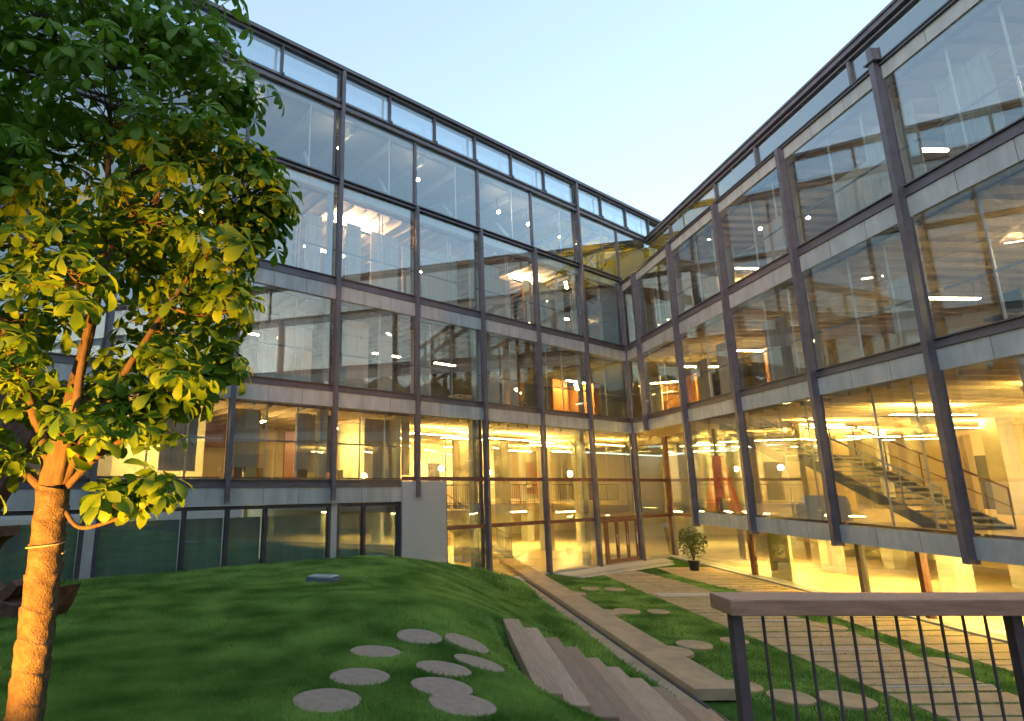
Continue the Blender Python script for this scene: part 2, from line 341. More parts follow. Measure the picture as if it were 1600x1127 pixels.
lp('back_wall', PLASTG, lambda b: b.box(19.8, 23.6, 3.6, 3.7, -.1, 2.45))
lp('back_wall', CEILG, lambda b: (b.box(-17.2, SEND, 8.8, 9, 3.0, 6.1), b.box(-17.2, SEND, 8.8, 9, 6.7, 9.98), b.box(-17.2, SEND, 8.8, 9, 10.3, 13.0)))
lp('back_wall', DARKI, lambda b: (b.box(SEND - .05, SEND + .1, 0, 12, GR, 14.8), b.box(-23.5, SEND, 12.2, 12.3, 2.5, 13.3)))
lp('partition', TIMB, lambda b: (b.box(1.0, 2.2, 3.0, 3.2, 3.0, 5.4), b.box(-.2, .4, 1.8, 3.4, 3.0, 5.2), b.box(4.6, 5.5, 2.8, 3.0, 3.0, 5.3), b.box(2.2, 3.4, 2.4, 2.6, 6.7, 9.2), b.box(5.0, 5.4, 1.8, 2.0, 6.7, 9.4)))
lp('partition', YELP, lambda b: (b.box(-3, 1.6, 4.2, 4.3, 10.3, 12.9), b.box(-3, 4, .5, 4.2, 12.86, 12.92)))
lp('hall_floor', FLOORI, lambda b: (b.slab([(-2.9, .3), (14, .3), (14, 14), (-26, 14)], GR - .1, GR + .035), b.box(14.3, SEND, .36, 9, -.06, -.02)))
# trusses and a duct on the roof storey
lp('roof_truss', DUCT, lambda b: [b.tube([(q, .6, 11.0), (q - .3, 1.6, 12.1), (q - .9, 3.2, 12.7)], .07, 6) for q in [col(k) + .9 for k in range(0, 10)]] + [b.box(2, SEND, 2.2, 2.7, 10.4, 11.5)])
# mezzanine of the hall
lp('mezzanine', PLAST, lambda b: (b.box(-7, 10.0, 5.8, 13.8, -1.36, -1.06), b.box(9.2, 14, 1.6, 13.8, -1.36, -1.06)))
def balus(b, a0, a1, d, z, along=True, st=.14):
    n = int(abs(a1 - a0) / st)
    for i in range(n + 1):
        q = a0 + (a1 - a0) * i / n; b.tube([(q, d, z), (q, d, z + 1.0)] if along else [(d, q, z), (d, q, z + 1.0)], .012 if i % 8 else .025, 4)
    P = [(a0, d, z + 1.0), (a1, d, z + 1.0)] if along else [(d, a0, z + 1), (d, a1, z + 1)]
    b.tube(P, .028, 6); P = [(x, y, zz - .88) for x, y, zz in P]; b.tube(P, .018, 5)
lp('mezzanine_railing', STEELD, lambda b: (balus(b, -7, 9.2, 5.75, -1.06), balus(b, 1.7, 5.75, 9.15, -1.06, False)))
for s, d in ((7.3, 4.6), (3.9, 5.2), (.6, 5.2), (11.4, 6.0), (-2.8, 5.4), (2.0, 9.8), (-3, 9.8), (7.5, 10)):
    lp('hall_column', CONCG, lambda b: b.box(s - .28, s + .28, d - .28, d + .28, GR, 2.46))
for s in (18.6, 22.9, 27.5): lp('hall_column', CONCG, lambda b: b.box(s - .22, s + .22, 3.0, 3.44, -.05, 2.46))
lp('doorway', DARKI, lambda b: [b.box(q, q + .9, 13.7, 13.79, -1.06, 1.3) for q in (5.2, 1.0, -2.4, 8.0)] + [b.box(10.2, 11.9, 8.9, 8.99, -1.06, 1.4)])
lp('brown_partition', REDF, lambda b: (b.box(15.4, 16.2, 5.0, 5.1, 0, 2.0), b.box(20.6, 21.6, 5.2, 5.3, 0, 1.9), b.box(14.4, 14.9, 4.2, 4.3, 0, 2.1), b.box(17.3, 19.8, 6.9, 7.0, 1.4, 2.45)))

# screens behind the glass, one mesh each
def screen(f, root, a, b_, d, z0, z1, m=SCREEN):
    o = MB(f).box(a, b_, d, d + .05, z0, z1).build('sliding_screen', m, root)
for k in range(NL):
    s = col(k)
    for zf, zt, dens in ((3.2, 5.75, .86), (6.9, 9.4, .88)):
        if k < 2 and zf < 4: continue
        q = s + random.uniform(.1, .5)
        while q < s + BL - .7:
            wd = random.choice((.62, .95, 1.25))
            if random.random() < dens: screen(FL, LW, q, min(q + wd, s + BL - .15), random.uniform(.75, 1.1), zf, zt - random.choice((0, 0, .15, .3)), SCREENL)
            q += wd + random.choice((.03, .06, .5))
for a, b_, z0 in ((13.9, 15.15, .1), (16.3, 16.8, .35), (17.1, 17.8, .35), (19.0, 19.95, .35), (13.2, 13.55, .3), (20.9, 21.9, .35), (24.4, 25.9, .35), (27.6, 29, .35)):
    screen(FL, LW, a, b_, .8, z0, 2.25)

# =================================================================== RIGHT WING
BR = 3.60; T0 = 1.85; NR = 12
colr = lambda k: T0 + BR * k
TEND = colr(NR)
RW = thing('office_wing', (CX, CY, 0), RZR, 'glass office wing over the paved court, with the staircase behind its glass', 'building', 'wings of the glass office building')
def rp(name, m, fn, parent=None, **kw):
    b = MB(FR); fn(b); return b.build(name, m, parent or RW, **kw)
for k in range(0, NR + 1):
    s = colr(k); top = 10.60 if k == 4 else 10.08; lo = 2.40 if k == 0 else -1.62
    def fn(b):
        b.box(s - .04, s + .04, -.225, -.01, lo, top)
        b.box(s - .07, s + .07, -.25, -.225, lo, top); b.box(s - .07, s + .07, -.01, .012, lo, top)
        if k == 4: b.box(s - .16, s + .16, -.30, .05, top - .42, top - .39)
    rp('column_fin', STEEL, fn)
rp('corner_post', STEEL, lambda b: (b.box(-.08, .08, -.12, .10, 2.43, 10.08), b.box(-.05, .05, -.20, .06, GR, 2.43)))
for z0, z1, a in ((9.72, 10.19, .12), (6.06, 6.56, .12), (2.43, 2.92, .12), (-1.53, -1.08, 5.3)):
    o = rp('concrete_edge', CONC, lambda b: b.box(a, TEND, -.03, .34, z0, z1)); joints(o, FR, [q for q in [T0 + 1.2 * i for i in range(0, 36)] if q > a], -.03, z0, z1)
rp('concrete_edge', CONC, lambda b: b.box(5.3, 5.5, .34, 2.3, -1.53, -1.08))
for z0, z1 in ((6.56, 6.85), (2.92, 3.15)):
    def fn(b):
        b.box(.12, TEND, -.07, .30, z1 - .03, z1); b.box(.12, TEND, -.012, .14, z0 + .03, z1 - .03); b.box(.12, TEND, -.07, .30, z0 + .001, z0 + .03)
    rp('steel_channel', STEEL, fn)
rp('steel_channel', STEELD, lambda b: (b.box(.06, TEND, -.10, .02, 10.085, 10.13), b.box(.06, TEND, -.06, .02, 10.13, 10.17), b.box(.06, TEND, -.10, .02, 10.17, 10.21)))
for k in range(-1, NR):
    s0, s1 = (colr(k) + .07 if k >= 0 else .12), colr(k + 1) - .07
    fr = (.32, .66) if k >= 0 else (.5,)
    p = pane(FR, s0, s1, 6.31, 10.07, RW); inner_frame(FR, s0, s1, 6.86, 9.71, p, fr)
    p = pane(FR, s0, s1, 2.68, 6.29, RW); inner_frame(FR, s0, s1, 3.16, 6.05, p, fr)
    if k >= 1:
        p = pane(FR, s0, s1, -1.075, 2.66, RW)
        b = MB(FR); b.box(s0, s1, .20, .26, -1.07, -1.02); b.build('frame', REDF, p)
        b = MB(FR)
        for q in ((.34, .68) if k > 1 else (.80,)): b.tube([(s0 + (s1 - s0) * q, .42, -1.05), (s0 + (s1 - s0) * q, .42, 2.42)], .028, 6)
        b.build('guard_rail', POST, p)
# recessed walls: ground storey and roof storey
D2 = 2.38
for i, t in enumerate((-1.6, 4.75, 10.2, 12.3, 17.3, 22)):
    rp('steel_post', REDF if i % 2 else STEEL, lambda b: (b.box(t - .07, t + .07, D2 - .06, D2 + .14, GR, -1.5)))
rp('steel_post', REDF, lambda b: (b.box(.35, .43, D2 - .04, D2 + .06, -1.5, 2.4), b.box(2.9, 2.98, D2 - .04, D2 + .06, -1.5, 2.4)))
rp('transom', REDF, lambda b: b.box(-1.6, 5.3, D2 - .05, D2 + .05, -1.56, -1.44))
for a, b_ in ((-1.5, 4.68), (4.82, 10.13), (10.27, 12.23), (12.37, 17.23), (17.37, 22), (22.07, TEND)):
    pane(FR, a, b_, GR + .06, -1.56, RW, d0=D2)
for a, b_ in ((-1.5, .35), (.43, 2.9), (2.98, 5.4)): pane(FR, a, b_, -1.44, 2.42, RW, d0=D2)
rp('base_plinth', CONCG, lambda b: b.box(-1.7, TEND, D2 - .14, D2 + .2, GR - .3, GR + .05))
rp('soffit', PLAST, lambda b: b.slab([(0.1, .05), (5.5, .05), (5.5, D2), (-1.65, D2)], 2.41, 2.44))
rp('soffit', PLAST, lambda b: b.box(5.5, TEND, .34, D2, -1.52, -1.48))
for a, b_ in ((-1.5, 1.0), (1.1, 5.25), (5.4, 8.1), (8.2, 12.85), (12.95, 17.5), (17.6, 22.2), (22.3, TEND)):
    p = pane(FR, a, b_, 10.24, 13.03, RW, d0=D2, name='roof_storey_window')
    rp('frame', STEEL, lambda b: b.box(b_ - .0, b_ + .10, D2 - .08, D2 + .1, 10.22, 13.04), p)
rp('roof', STEEL, lambda b: (b.box(-1.5, TEND, D2 - .10, D2 + .1, 13.04, 13.10), b.box(-1.5, TEND, D2 - .03, D2 + .1, 13.10, 13.19), b.box(-1.5, TEND, D2 - .20, D2 + .1, 13.19, 13.36), b.box(-1.5, TEND, D2 - .26, 12, 13.36, 13.44)))
rp('floor_slab', CEILG, lambda b: (b.slab([(.12, .34), (TEND, .34), (TEND, 12.2), (-23.4, 12.2)], 9.994, 10.21), b.slab([(.12, .34), (TEND, .34), (TEND, 12.2), (-23.4, 12.2)], 6.124, 6.696), b.slab([(.12, .34), (TEND, .34), (TEND, 12.2), (-23.4, 12.2)], 2.524, 2.996), b.box(5.5, TEND, .34, 14, -1.48, -1.10)))
rp('floor_slab', CEILG, lambda b: b.slab([(5.5, D2 + .1), (-1.3, D2 + .1), (-6, 14), (5.5, 14)], -1.40, -1.10))
ribs(FR, 5.5, TEND, .36, 13.8, 2.45, 'ceiling', CEIL, RW, step=.62)
ribs(FR, -1.3, 5.5, D2 + .1, 13.8, 2.45, 'ceiling', CEIL, RW, step=.62)
ribs(FR, .3, TEND, .36, 9, 6.08, 'ceiling', CEIL, RW, step=.62); ribs(FR, .3, TEND, .36, 9, 9.93, 'ceiling', CEILG, RW, step=.62)
ribs(FR, -1.5, TEND, D2 + .1, 13.8, -1.52, 'ceiling', PLAST, RW, step=.62)
rp('ceiling', YELP, lambda b: b.box(-5, 5.4, D2 + .1, 9, 12.98, 13.03)); rp('ceiling', mat('sky_pale_ceiling', (.78, .78, .80), .6), lambda b: b.box(5.42, TEND, D2 + .1, 9, 12.98, 13.03))  # pale colour beyond the yellow part stands in for sky in the glass
rp('partition', YELP, lambda b: (b.box(5.3, 5.4, D2 + .1, 9, 10.3, 13.05), b.box(-5, 5.3, 6.5, 6.6, 10.3, 13.05)))
rp('ceiling', CEILG, lambda b: [b.slab([(.3, .36), (.3, 9), (-17.4, 9)], a, a + .03) for a in (9.925, 6.075)])
rp('back_wall', PLAST, lambda b: (b.box(-26.7, TEND, 13.8, 14, GR, 2.5), b.box(TEND, TEND + .1, 0, 14, GR, 13.4)))
rp('back_wall', CEILG, lambda b: (b.box(-17.2, TEND, 8.8, 9, 3.0, 6.1), b.box(-17.2, TEND, 8.8, 9, 6.7, 9.98), b.box(-17.2, TEND, 8.8, 9, 10.3, 13.05)))
rp('hall_floor', FLOORI, lambda b: (b.slab([(-1.7, D2 + .2), (TEND, D2 + .2), (TEND, 14), (-26, 14)], GR - .1, GR + .03), b.box(5.5, TEND, .34, 13.8, -1.10, -1.07), b.slab([(5.5, D2 + .1), (-1.3, D2 + .1), (-6, 13.8), (5.5, 13.8)], -1.10, -1.07)))
for t, d in ((9.3, 6.2), (14.4, 6.2), (14.9, 4.0), (19.5, 6.2), (4.0, 6.2), (3.2, 9.5), (8, 10), (24, 6)):
    rp('hall_column', CONCG, lambda b: b.box(t - .3, t + .3, d - .3, d + .3, GR, 2.46))
rp('partition', TIMB, lambda b: (b.box(.3, 1.5, 2.6, 2.7, 3.0, 5.2), b.box(6.4, 7.4, 2.8, 2.9, 3.0, 5.3)))
rp('partition', PLAST, lambda b: (b.box(6.6, 7.2, 3.4, 5, -1.07, 2.2), b.box(10.2, 12.0, 4.6, 4.8, -1.07, 1.4)))
rp('partition', PLASTG, lambda b: (b.box(5.2, 6.4, D2 + .4, D2 + .5, GR, -1.5), b.box(6.6, 7.3, 3.2, 3.4, -1.0, 2.2)))
rp('doorway', DARKI, lambda b: [b.box(q, q + 1.0, 13.7, 13.79, -1.07, 1.2) for q in (3.0, 8.6, 15, 20.4)])
for k in range(-1, NR):
    s = colr(k)
    if k == -1: s = .1
    en = colr(k + 1) - .15
    for zf, zt, dens in ((3.2, 5.6, .6), (6.9, 9.3, .85)):
        q = s + random.uniform(.15, .9)
        while q < en - .5:
            wd = random.choice((.7, .95, 1.2))
            if random.random() < dens: screen(FR, RW, q, min(q + wd, en), random.uniform(.75, 1.2), zf, zt - random.choice((0, 0, .2, .5)), random.choice((SCREEN, SCREENL)))
            q += wd + random.choice((.04, .1, .6))

# =================================================================== loose furniture inside
def place(o, W, rz, s, d, z):
    o.location = W(s, d, z); o.rotation_euler = (0, 0, rz); return o
def single(W, rz, s, d, z, name, m, fn, label, cat, group=None, **kw):
    b = MB(); fn(b); o = b.build(name, m, None, **kw); place(o, W, rz, s, d, z); return tag(o, label, cat, group)

# staircase behind the right-hand glass
st = thing('staircase', WR(10.2, 1.2, -1.07), RZR, 'open dark steel staircase behind the glass of the wing over the court', 'staircase')
def flight(t0, z0, t1, z1, n, d0, d1):
    for dd in (d0, d1 - .05):
        b = MB(); th = .30
        b.prism([(t0 - .1, z0 - th), (t1, z1 - th), (t1, z1 + .02), (t0 - .1, z0 + .02)], dd, dd + .05); b.build('stringer', mat('stair_paint', (.22, .21, .19), .5), st)
    for i in range(n):
        a = t0 + (t1 - t0) * (i + .5) / n; z = z0 + (z1 - z0) * (i + .5) / n
        MB().box(a - .15, a + .15, d0 + .05, d1 - .05, z - .03, z + .02).build('tread', CONC, st)
    for dd in (d0 + .02, d1 - .02):
        b = MB(); b.tube([(t0, dd, z0 + .95), (t1, dd, z1 + .95)], .03, 6); b.tube([(t0, dd, z0 + .5), (t1, dd, z1 + .5)], .015, 5)
        for i in range(5): q = i / 4; a = t0 + (t1 - t0) * q; z = z0 + (z1 - z0) * q; b.tube([(a, dd, z), (a, dd, z + .95)], .02, 5)
        b.build('handrail', POST if dd < d0 + .5 else REDF, st)
flight(-4.6, 3.5, -1.1, 1.95, 10, 0, 1.7)
flight(-.1, 1.95, 4.3, 0.02, 13, 0, 1.7)
MB().box(-1.2, 0, 0, 1.7, 1.82, 1.95).build('landing', STEELD, st)
st2 = thing('staircase', WL(9.3, 4.2, GR), RZL, 'straight stair with balustrade going down in the double height hall', 'staircase')
def fl2():
    b = MB(); b.prism([(0, 2.5), (4.6, .0), (5.0, 0), (5.0, .12), (0, 2.74)], 0, .06); b.prism([(0, 2.5), (4.6, .0), (5.0, 0), (5.0, .12), (0, 2.74)], 1.4, 1.46); b.build('stringer', CONC, st2)
    for i in range(15):
        a = .16 + i * .32; z = 2.5 - i * .165; MB().box(a - .16, a + .16, .06, 1.4, z - .05, z).build('tread', CONC, st2)
    for dd in (.03, 1.43):
        b = MB(); b.tube([(0, dd, 3.5), (4.9, dd, .95)], .03, 6)
        for i in range(26): q = i / 25; b.tube([(4.9 * q, dd, 2.5 - 2.5 * q), (4.9 * q, dd, 3.5 - 2.55 * q)], .011, 4)
        b.build('handrail', STEELD, st2)
fl2()
# the red letter
def letter_A(b):
    h, w_, t = 2.15, 2.3, .60
    b.prism([(-w_ / 2, 0), (-w_ / 2 + t, 0), (.30, h), (-.26, h)], 0, .16)
    b.prism([(w_ / 2, 0), (w_ / 2 - t, 0), (-.30, h - .002), (.26, h - .002)], -.002, .158)
    b.prism([(-.72, .52), (.72, .52), (.55, .86), (-.55, .86)], .004, .154)
single(WR, RZR, 5.35, 1.0, -1.07, 'letter_sign', REDP, letter_A, 'large red letter A standing on the floor behind the glass', 'letter')
def crate(b): b.box(-.62, .62, 0, .8, 0, .38); b.prism([(-.62, .38), (.62, .38), (.5, .72), (-.28, .72)], .0, .8)
single(WR, RZR, 10.6, .75, -1.07, 'display_case', mat('white_case', (.6, .66, .72), .5), crate, 'pale blue-white box with a sloped top, on the floor by the foot of the stair', 'display case')
def tv(b): b.box(-.55, .55, 0, .06, 0, .7)
tvo = thing('wall_screen', WR(18.3, 13.2, -.4), RZR, 'blue lit television screen on the far hall wall right of the stair', 'screen')
MB().box(-.75, .75, .07, .15, -.5, 1.6).build('mount', DARKI, tvo); MB().box(-.62, .62, 0, .06, 0, .75).build('display', mat('blue_display', (.05, .2, .3), emit=(.25, .75, 1), estr=1.6), tvo)
def desk(W, rz, s, d, z, label):
    o = thing('desk', W(s, d, z), rz, label, 'desk', 'desks on the office floors')
    MB().box(-.8, .8, 0, .75, .70, .74).build('desktop', SCREENL, o)
    for x in (-.75, .71):
        for y in (.03, .68): MB().box(x, x + .04, y, y + .04, 0, .70).build('leg', STEELD, o)
    return o
def chair(W, rz, s, d, z, label):
    o = thing('office_chair', W(s, d, z), rz, label, 'chair', 'office chairs by the windows')
    MB().box(-.24, .24, -.24, .24, .43, .50).build('seat', DARKI, o, bevel=.02); MB().box(-.22, .22, .2, .27, .55, 1.05).build('backrest', mat('dark_green_fabric', (.03, .06, .06), .8), o, bevel=.02)
    b = MB(); b.tube([(0, 0, .08), (0, 0, .43)], .03, 6); b.tube([(0, .22, .45), (0, .25, .6)], .02, 5)
    for i in range(5): a = i * 1.256; b.tube([(0, 0, .09), (.28 * math.cos(a), .28 * math.sin(a), .04)], .02, 4)
    b.build('pedestal', STEELD, o); return o
desk(WR, RZR, 17.8, 1.7, 3.0, 'desk behind the dark chair, on the middle floor at the right edge')
chair(WR, RZR, 16.9, 1.0, 3.0, 'dark green office chair by the window sill, right of the tallest fin')
desk(WL, RZL, 8.9, 1.9, 3.0, 'desk behind the window above the hall, left of the white column')
desk(WL, RZL, 6.2, 2.0, 3.0, 'desk with timber wall behind it, above the hall')
desk(WR, RZR, 13.6, 2.0, 6.7, 'desk on the top office floor of the wing over the court')
pl_cols = [(.45, .25, .05), (.5, .1, .05), (.6, .5, .2), (.12, .08, .06), (.3, .3, .28)]
for i, (s, wd, hh, ci, lab) in enumerate(((19.7, .25, .34, 3, 'small dark box leftmost on the sill under the grey screen'), (19.3, .32, .36, 2, 'yellow box on the sill second from the left under the grey screen'), (18.95, .22, .33, 0, 'orange box on the sill under the grey screen'), (17.6, .35, .30, 3, 'dark box on the sill left of the white inner column'), (16.2, .2, .30, 2, 'pale yellow box on the sill right of the white inner column'))):
    single(WL, RZL, s, .62, .14, 'storage_box', mat('box_%d' % ci, pl_cols[ci], .6), lambda b: (b.box(-wd / 2, wd / 2, 0, .2, 0, hh - .03), b.box(-wd / 2 - .01, wd / 2 + .01, -.01, .21, hh - .03, hh)), lab, 'box', 'boxes along the office sill')

# lamps ---------------------------------------------------------------
def trough(W, rz, s, d, z, L, m, label, group, along=True, up=True, cat='ceiling light'):
    o = thing('pendant_light', W(s, d, z), rz if along else rz + R(90), label, cat, group)
    MB().box(-L / 2, L / 2, -.09, .09, .0, .05).build('housing', STEELD if up else CONC, o)
    MB().box(-L / 2 + .02, L / 2 - .02, -.07, .07, .052 if up else -.03, .07 if up else -.003).build('lamp_tube', m, o)
    b = MB()
    for x in (-L / 2 + .1, L / 2 - .1): b.tube([(x, 0, .05), (x, 0, .5)], .006, 4)
    b.build('hanger', STEELD, o); return o
GU = 'uplights under the hall ceilings'
n = 0
ordn = ('first', 'second', 'third', 'fourth', 'fifth', 'sixth', 'seventh', 'eighth', 'ninth', 'tenth', 'eleventh', 'twelfth', 'thirteenth')
for s, d in ((-1.2, 2.2), (1.2, 4.4), (3.6, 3.0), (6.0, 2.6), (10.5, 2.6), (-5, 8), (3.6, 8.6), (-1.4, 9), (8.0, 3.6), (8.0, 9.4), (11.6, 5)):
    trough(WL, RZL, s, d, 1.95, 2.6, LAMPY, 'long uplight glowing yellow under the ceiling of the double height hall', GU)
for t, d in ((3.6, 4.6), (3.6, 9), (7.6, 4.4), (7.6, 9.2), (11.6, 4.2), (11.6, 9), (15.6, 4.4), (15.6, 9), (20, 6)):
    trough(WR, RZR, t, d, 1.95, 2.6, LAMPY, 'long uplight glowing yellow under the ceiling above the staircase floor', GU, along=False)
for s_, d_ in ((0, 8.2), (4.2, 8.2), (8.4, 8.2), (-3, 6.5)): trough(WL, RZL, s_, d_, -1.62, 2.2, LAMPY, 'added long light brightening the double height hall under the mezzanine slab', 'added lights under the mezzanine', up=False)  # lights added to brighten the lower half of the hall
for t, d in ((3.4, 3.6), (8.6, 3.6), (13.4, 3.6), (18, 3.6), (1.5, 6), (6.6, 6.4), (11, 5.6), (15, 6.4), (19.5, 6)):
    trough(WR, RZR, t, d, -1.72, 2.2, LAMPY, 'added long light brightening the low ground storey behind the paved court', 'added lights of the low ground storey', along=False, up=False)  # lights added so the ground storey glows more evenly
for s, d, lab in ((21.7, 2.2, 'fluorescent pendant left of the fin by the tree'), (18.4, 2.6, 'fluorescent pendant in the lit office right of the tree'), (15.2, 3.4, 'fluorescent pendant behind the timber screens'), (25, 3, 'fluorescent pendant behind the tree crown'), (29, 3, 'fluorescent pendant farthest from the corner')):
    trough(WL, RZL, s, d, 2.05, 1.4, LAMPW, lab, 'fluorescent pendants of the lower office floor', along=False, up=False)
for W, rz, s, d, z, L, m, lab, al in (
    (WL, RZL, 15.4, 1.5, 9.55, 1.9, LAMPOU, 'orange glowing ceiling lamp above the top office floor, nearest the tree', True), (WL, RZL, 16.0, 2.6, 8.9, 1.8, LAMPO, 'orange pendant tube just below the glowing ceiling lamp', True),
    (WL, RZL, 5.6, 1.7, 9.55, 1.7, LAMPOU, 'orange glowing ceiling lamp on the top office floor near the corner', True),
    (WL, RZL, 1.6, 2.4, 8.6, .5, LAMPO, 'small orange wall lamp beside the corner', True),
    (WL, RZL, 1.3, 2.2, 5.2, 1.5, LAMPY, 'bright lamp over the timber wall at the corner of the middle floor', True),
    (WR, RZR, 2.6, 2.6, 5.3, 2.2, LAMPY, 'bright yellow ceiling lamp at the corner of the middle floor', False), (WR, RZR, 5.9, 3.0, 5.3, 2.0, LAMPW, 'bright ceiling lamp over the second bay from the corner', False),
    (WR, RZR, 18.0, 3.4, 5.35, 1.8, LAMPW, 'pale tube lamp behind the grey screen at the right edge', False), (WR, RZR, 12.6, 4.4, 5.35, 1.8, LAMPD, 'dim ceiling tube over the fourth bay of the middle floor', False),
    (WR, RZR, 8.3, 2.2, 7.2, 1.6, LAMPO, 'warm lamp low behind the top floor glass of the wing over the court', True), (WL, RZL, -1.0, 2.6, 12.1, 1.6, LAMPY, 'added warm tube brightening the yellow corner room of the roof storey', True), (WR, RZR, 3.0, 5.0, 12.1, 1.8, LAMPY, 'second added tube brightening the yellow corner room, above the court wing', False),  # both corner room tubes are added to light its yellow surfaces
    (WL, RZL, 21, 3.2, 9.4, 1.4, LAMPD, 'added warm tube brightening the top office floor behind the tree crown', True), (WL, RZL, 10.5, 3.2, 9.4, 1.4, LAMPD, 'added warm tube brightening the top office floor between the two orange lamps', True), (WR, RZR, 18.5, 3.2, 9.0, 1.6, LAMPD, 'added warm tube brightening the top floor beside the tallest fin', False), (WR, RZR, 5, 3.2, 9.2, 1.6, LAMPD, 'added warm tube brightening the top floor near the corner, court wing', False),  # tubes added to lift the dim top floors
    (WR, RZR, 14.0, 3.0, 9.3, 1.6, LAMPD, 'added warm tube brightening the top floor behind the pale screens', False),  # another tube added to brighten the top floor
    (WL, RZL, 9.4, 3.2, 5.3, 1.2, LAMPD, 'added dim tube brightening the middle floor over the desk', True), (WL, RZL, 12.6, 3.2, 5.3, 1.4, LAMPD, 'added dim tube brightening the middle floor bay left of the desk', True), (WL, RZL, 18, 3.2, 5.3, 1.4, LAMPD, 'added dim tube brightening the middle floor above the orange lit offices', True)):  # tubes added to brighten the middle floor
    trough(W, rz, s, d, z, L, m, lab, 'lamps of the upper office floors', along=al, up=m is LAMPOU)
for i, (s, lab) in enumerate(((20.24, 'spot lamp seen beside the tree, highest of the row'), (16.65, 'spot lamp right of the tall double fin, second from the tree'), (13.0, 'spot lamp third in the row behind the roof storey glass'), (8.4, 'spot lamp fourth in the row, above the orange lamp'), (6.45, 'spot lamp fifth in the row, nearest the corner'), (4.2, 'small spot lamp close to the yellow ceiling'))):
    o = thing('spot_lamp', WL(s, .5, 12.1 - .04 * i), RZL, lab, 'spot lamp', 'spot lamps behind the roof storey glass')
    MB().ball((0, 0, 0), .075 if i < 5 else .04).build('bulb', LAMPSTAR, o, smooth=True)
    b = MB(); b.tube([(0, .05, .02), (0, .12, .8)], .012, 5); b.tube([(0, .03, .0), (0, .13, .06)], [.05, .08], 8); b.build('arm', STEELD, o)
for s, d in ((6.1, 12.6), (4.6, 12.6), (8.6, 12.6), (-.4, 12.6), (1.8, 12.6), (-3.4, 12.6)):
    o = thing('wall_lamp', WL(s, d, .95), RZL, 'round glowing wall lamp on the far wall of the hall', 'wall lamp', 'wall lamps of the hall')
    MB().ball((0, 0, 0), .17).build('globe', LAMPW, o, smooth=True); MB().tube([(0, 0, 0), (0, 1.1, .05)], .02, 5).build('bracket', STEELD, o)
for t, d in ((3.9, 11), (9.6, 11.5), (13.5, 11.5), (16.3, 11.5), (19, 11.5)):
    o = thing('wall_lamp', WR(t, d, .7), RZR, 'round glowing lamp at the back of the staircase floor', 'wall lamp', 'lamps behind the staircase')
    MB().ball((0, 0, 0), .20).build('globe', LAMPW, o, smooth=True); MB().tube([(0, 0, 0), (0, 2.2, .05)], .02, 5).build('bracket', STEELD, o)
for s, z, d, lab in ((18.9, 5.1, .95, 'white pendant lamp shade left of the tall double fin'), (15.3, 5.1, 1.0, 'white pendant lamp shade right of the tall double fin'), (11.9, 5.0, 1.0, 'white pendant lamp shade two bays right of the tall double fin'), (8.9, 5.0, 1.2, 'white pendant lamp shade above the desk')):
    o = thing('pendant_lamp', WL(s, d, z), RZL, lab, 'pendant lamp', 'unlit white pendants of the middle floor')
    b = MB(); b.tube([(0, 0, 0), (0, 0, .16), (0, 0, .22)], [.09, .08, .03], 10); b.build('lamp_shade', CONC, o); MB().tube([(0, 0, .2), (0, 0, .95)], .008, 4).build('cord', STEELD, o)

# neighbouring wing across the court behind the viewer, seen only mirrored in the glass
bh = thing('neighbour_building', (-9, -18, 0), R(-49), 'pale building with a saw tooth roof across the court, mirrored in the glass', 'building')
def bw(b):
    b.box(-30, 30, -8, 0, 0, 15.5)
    for i in range(15): b.prism([(-30 + 4 * i, 15.5), (-26 + 4 * i, 15.5), (-26 + 4 * i, 15.6), (-28 + 4 * i, 17.0), (-30 + 4 * i, 15.6)], -7.9, -.1)
b = MB(); bw(b); b.build('wall', CONCG, bh)
for fl in range(5):
    for i in range(19): MB().box(-29.4 + 3.15 * i, -26.9 + 3.15 * i, -.02, .06, 1 + fl * 3, 3.0 + fl * 3).build('window', DARKI, bh)

# =================================================================== GROUND
def GXY(t, m): p = C0 + uR * t + nR * m; return p.x, p.y
def TM(x, y): v = Vector((x, y, 0)) - C0; return v.dot(uR), v.dot(nR)
def SN(x, y): v = Vector((x, y, 0)) - C0; return v.dot(uL), v.dot(nL)
GRASSM = mat('lawn_soil', (.075, .17, .03), .9, 0, .1, col2=(.028, .075, .014), scale=1.7, bump=.9, bscale=70, coord='Object')
SANDM = mat('sandstone_paving', (.47, .36, .235), .8, 0, .3, col2=(.34, .265, .18), scale=2.3, bump=.25, bscale=45)
STONE = mat('stepping_concrete', (.40, .315, .245), .85, 0, .25, col2=(.30, .235, .185), scale=11, bump=.35, bscale=60)
GRAV = mat('white_gravel', (.62, .62, .60), .8, 0, .2, col2=(.34, .34, .33), scale=38, bump=.9, bscale=40)
struct(MB().box(-400, 400, -400, 600, -.6, -.32).build('ground', mat('ground_soil', (.12, .11, .09), .9, var=.2, scale=.3)))
b = MB(); b.slab([GXY(-3.5, -2.5), GXY(30, -2.5), GXY(30, 8.5), GXY(-3.5, 8.5)], -.33, -.012); struct(b.build('court_lawn', GRASSM))
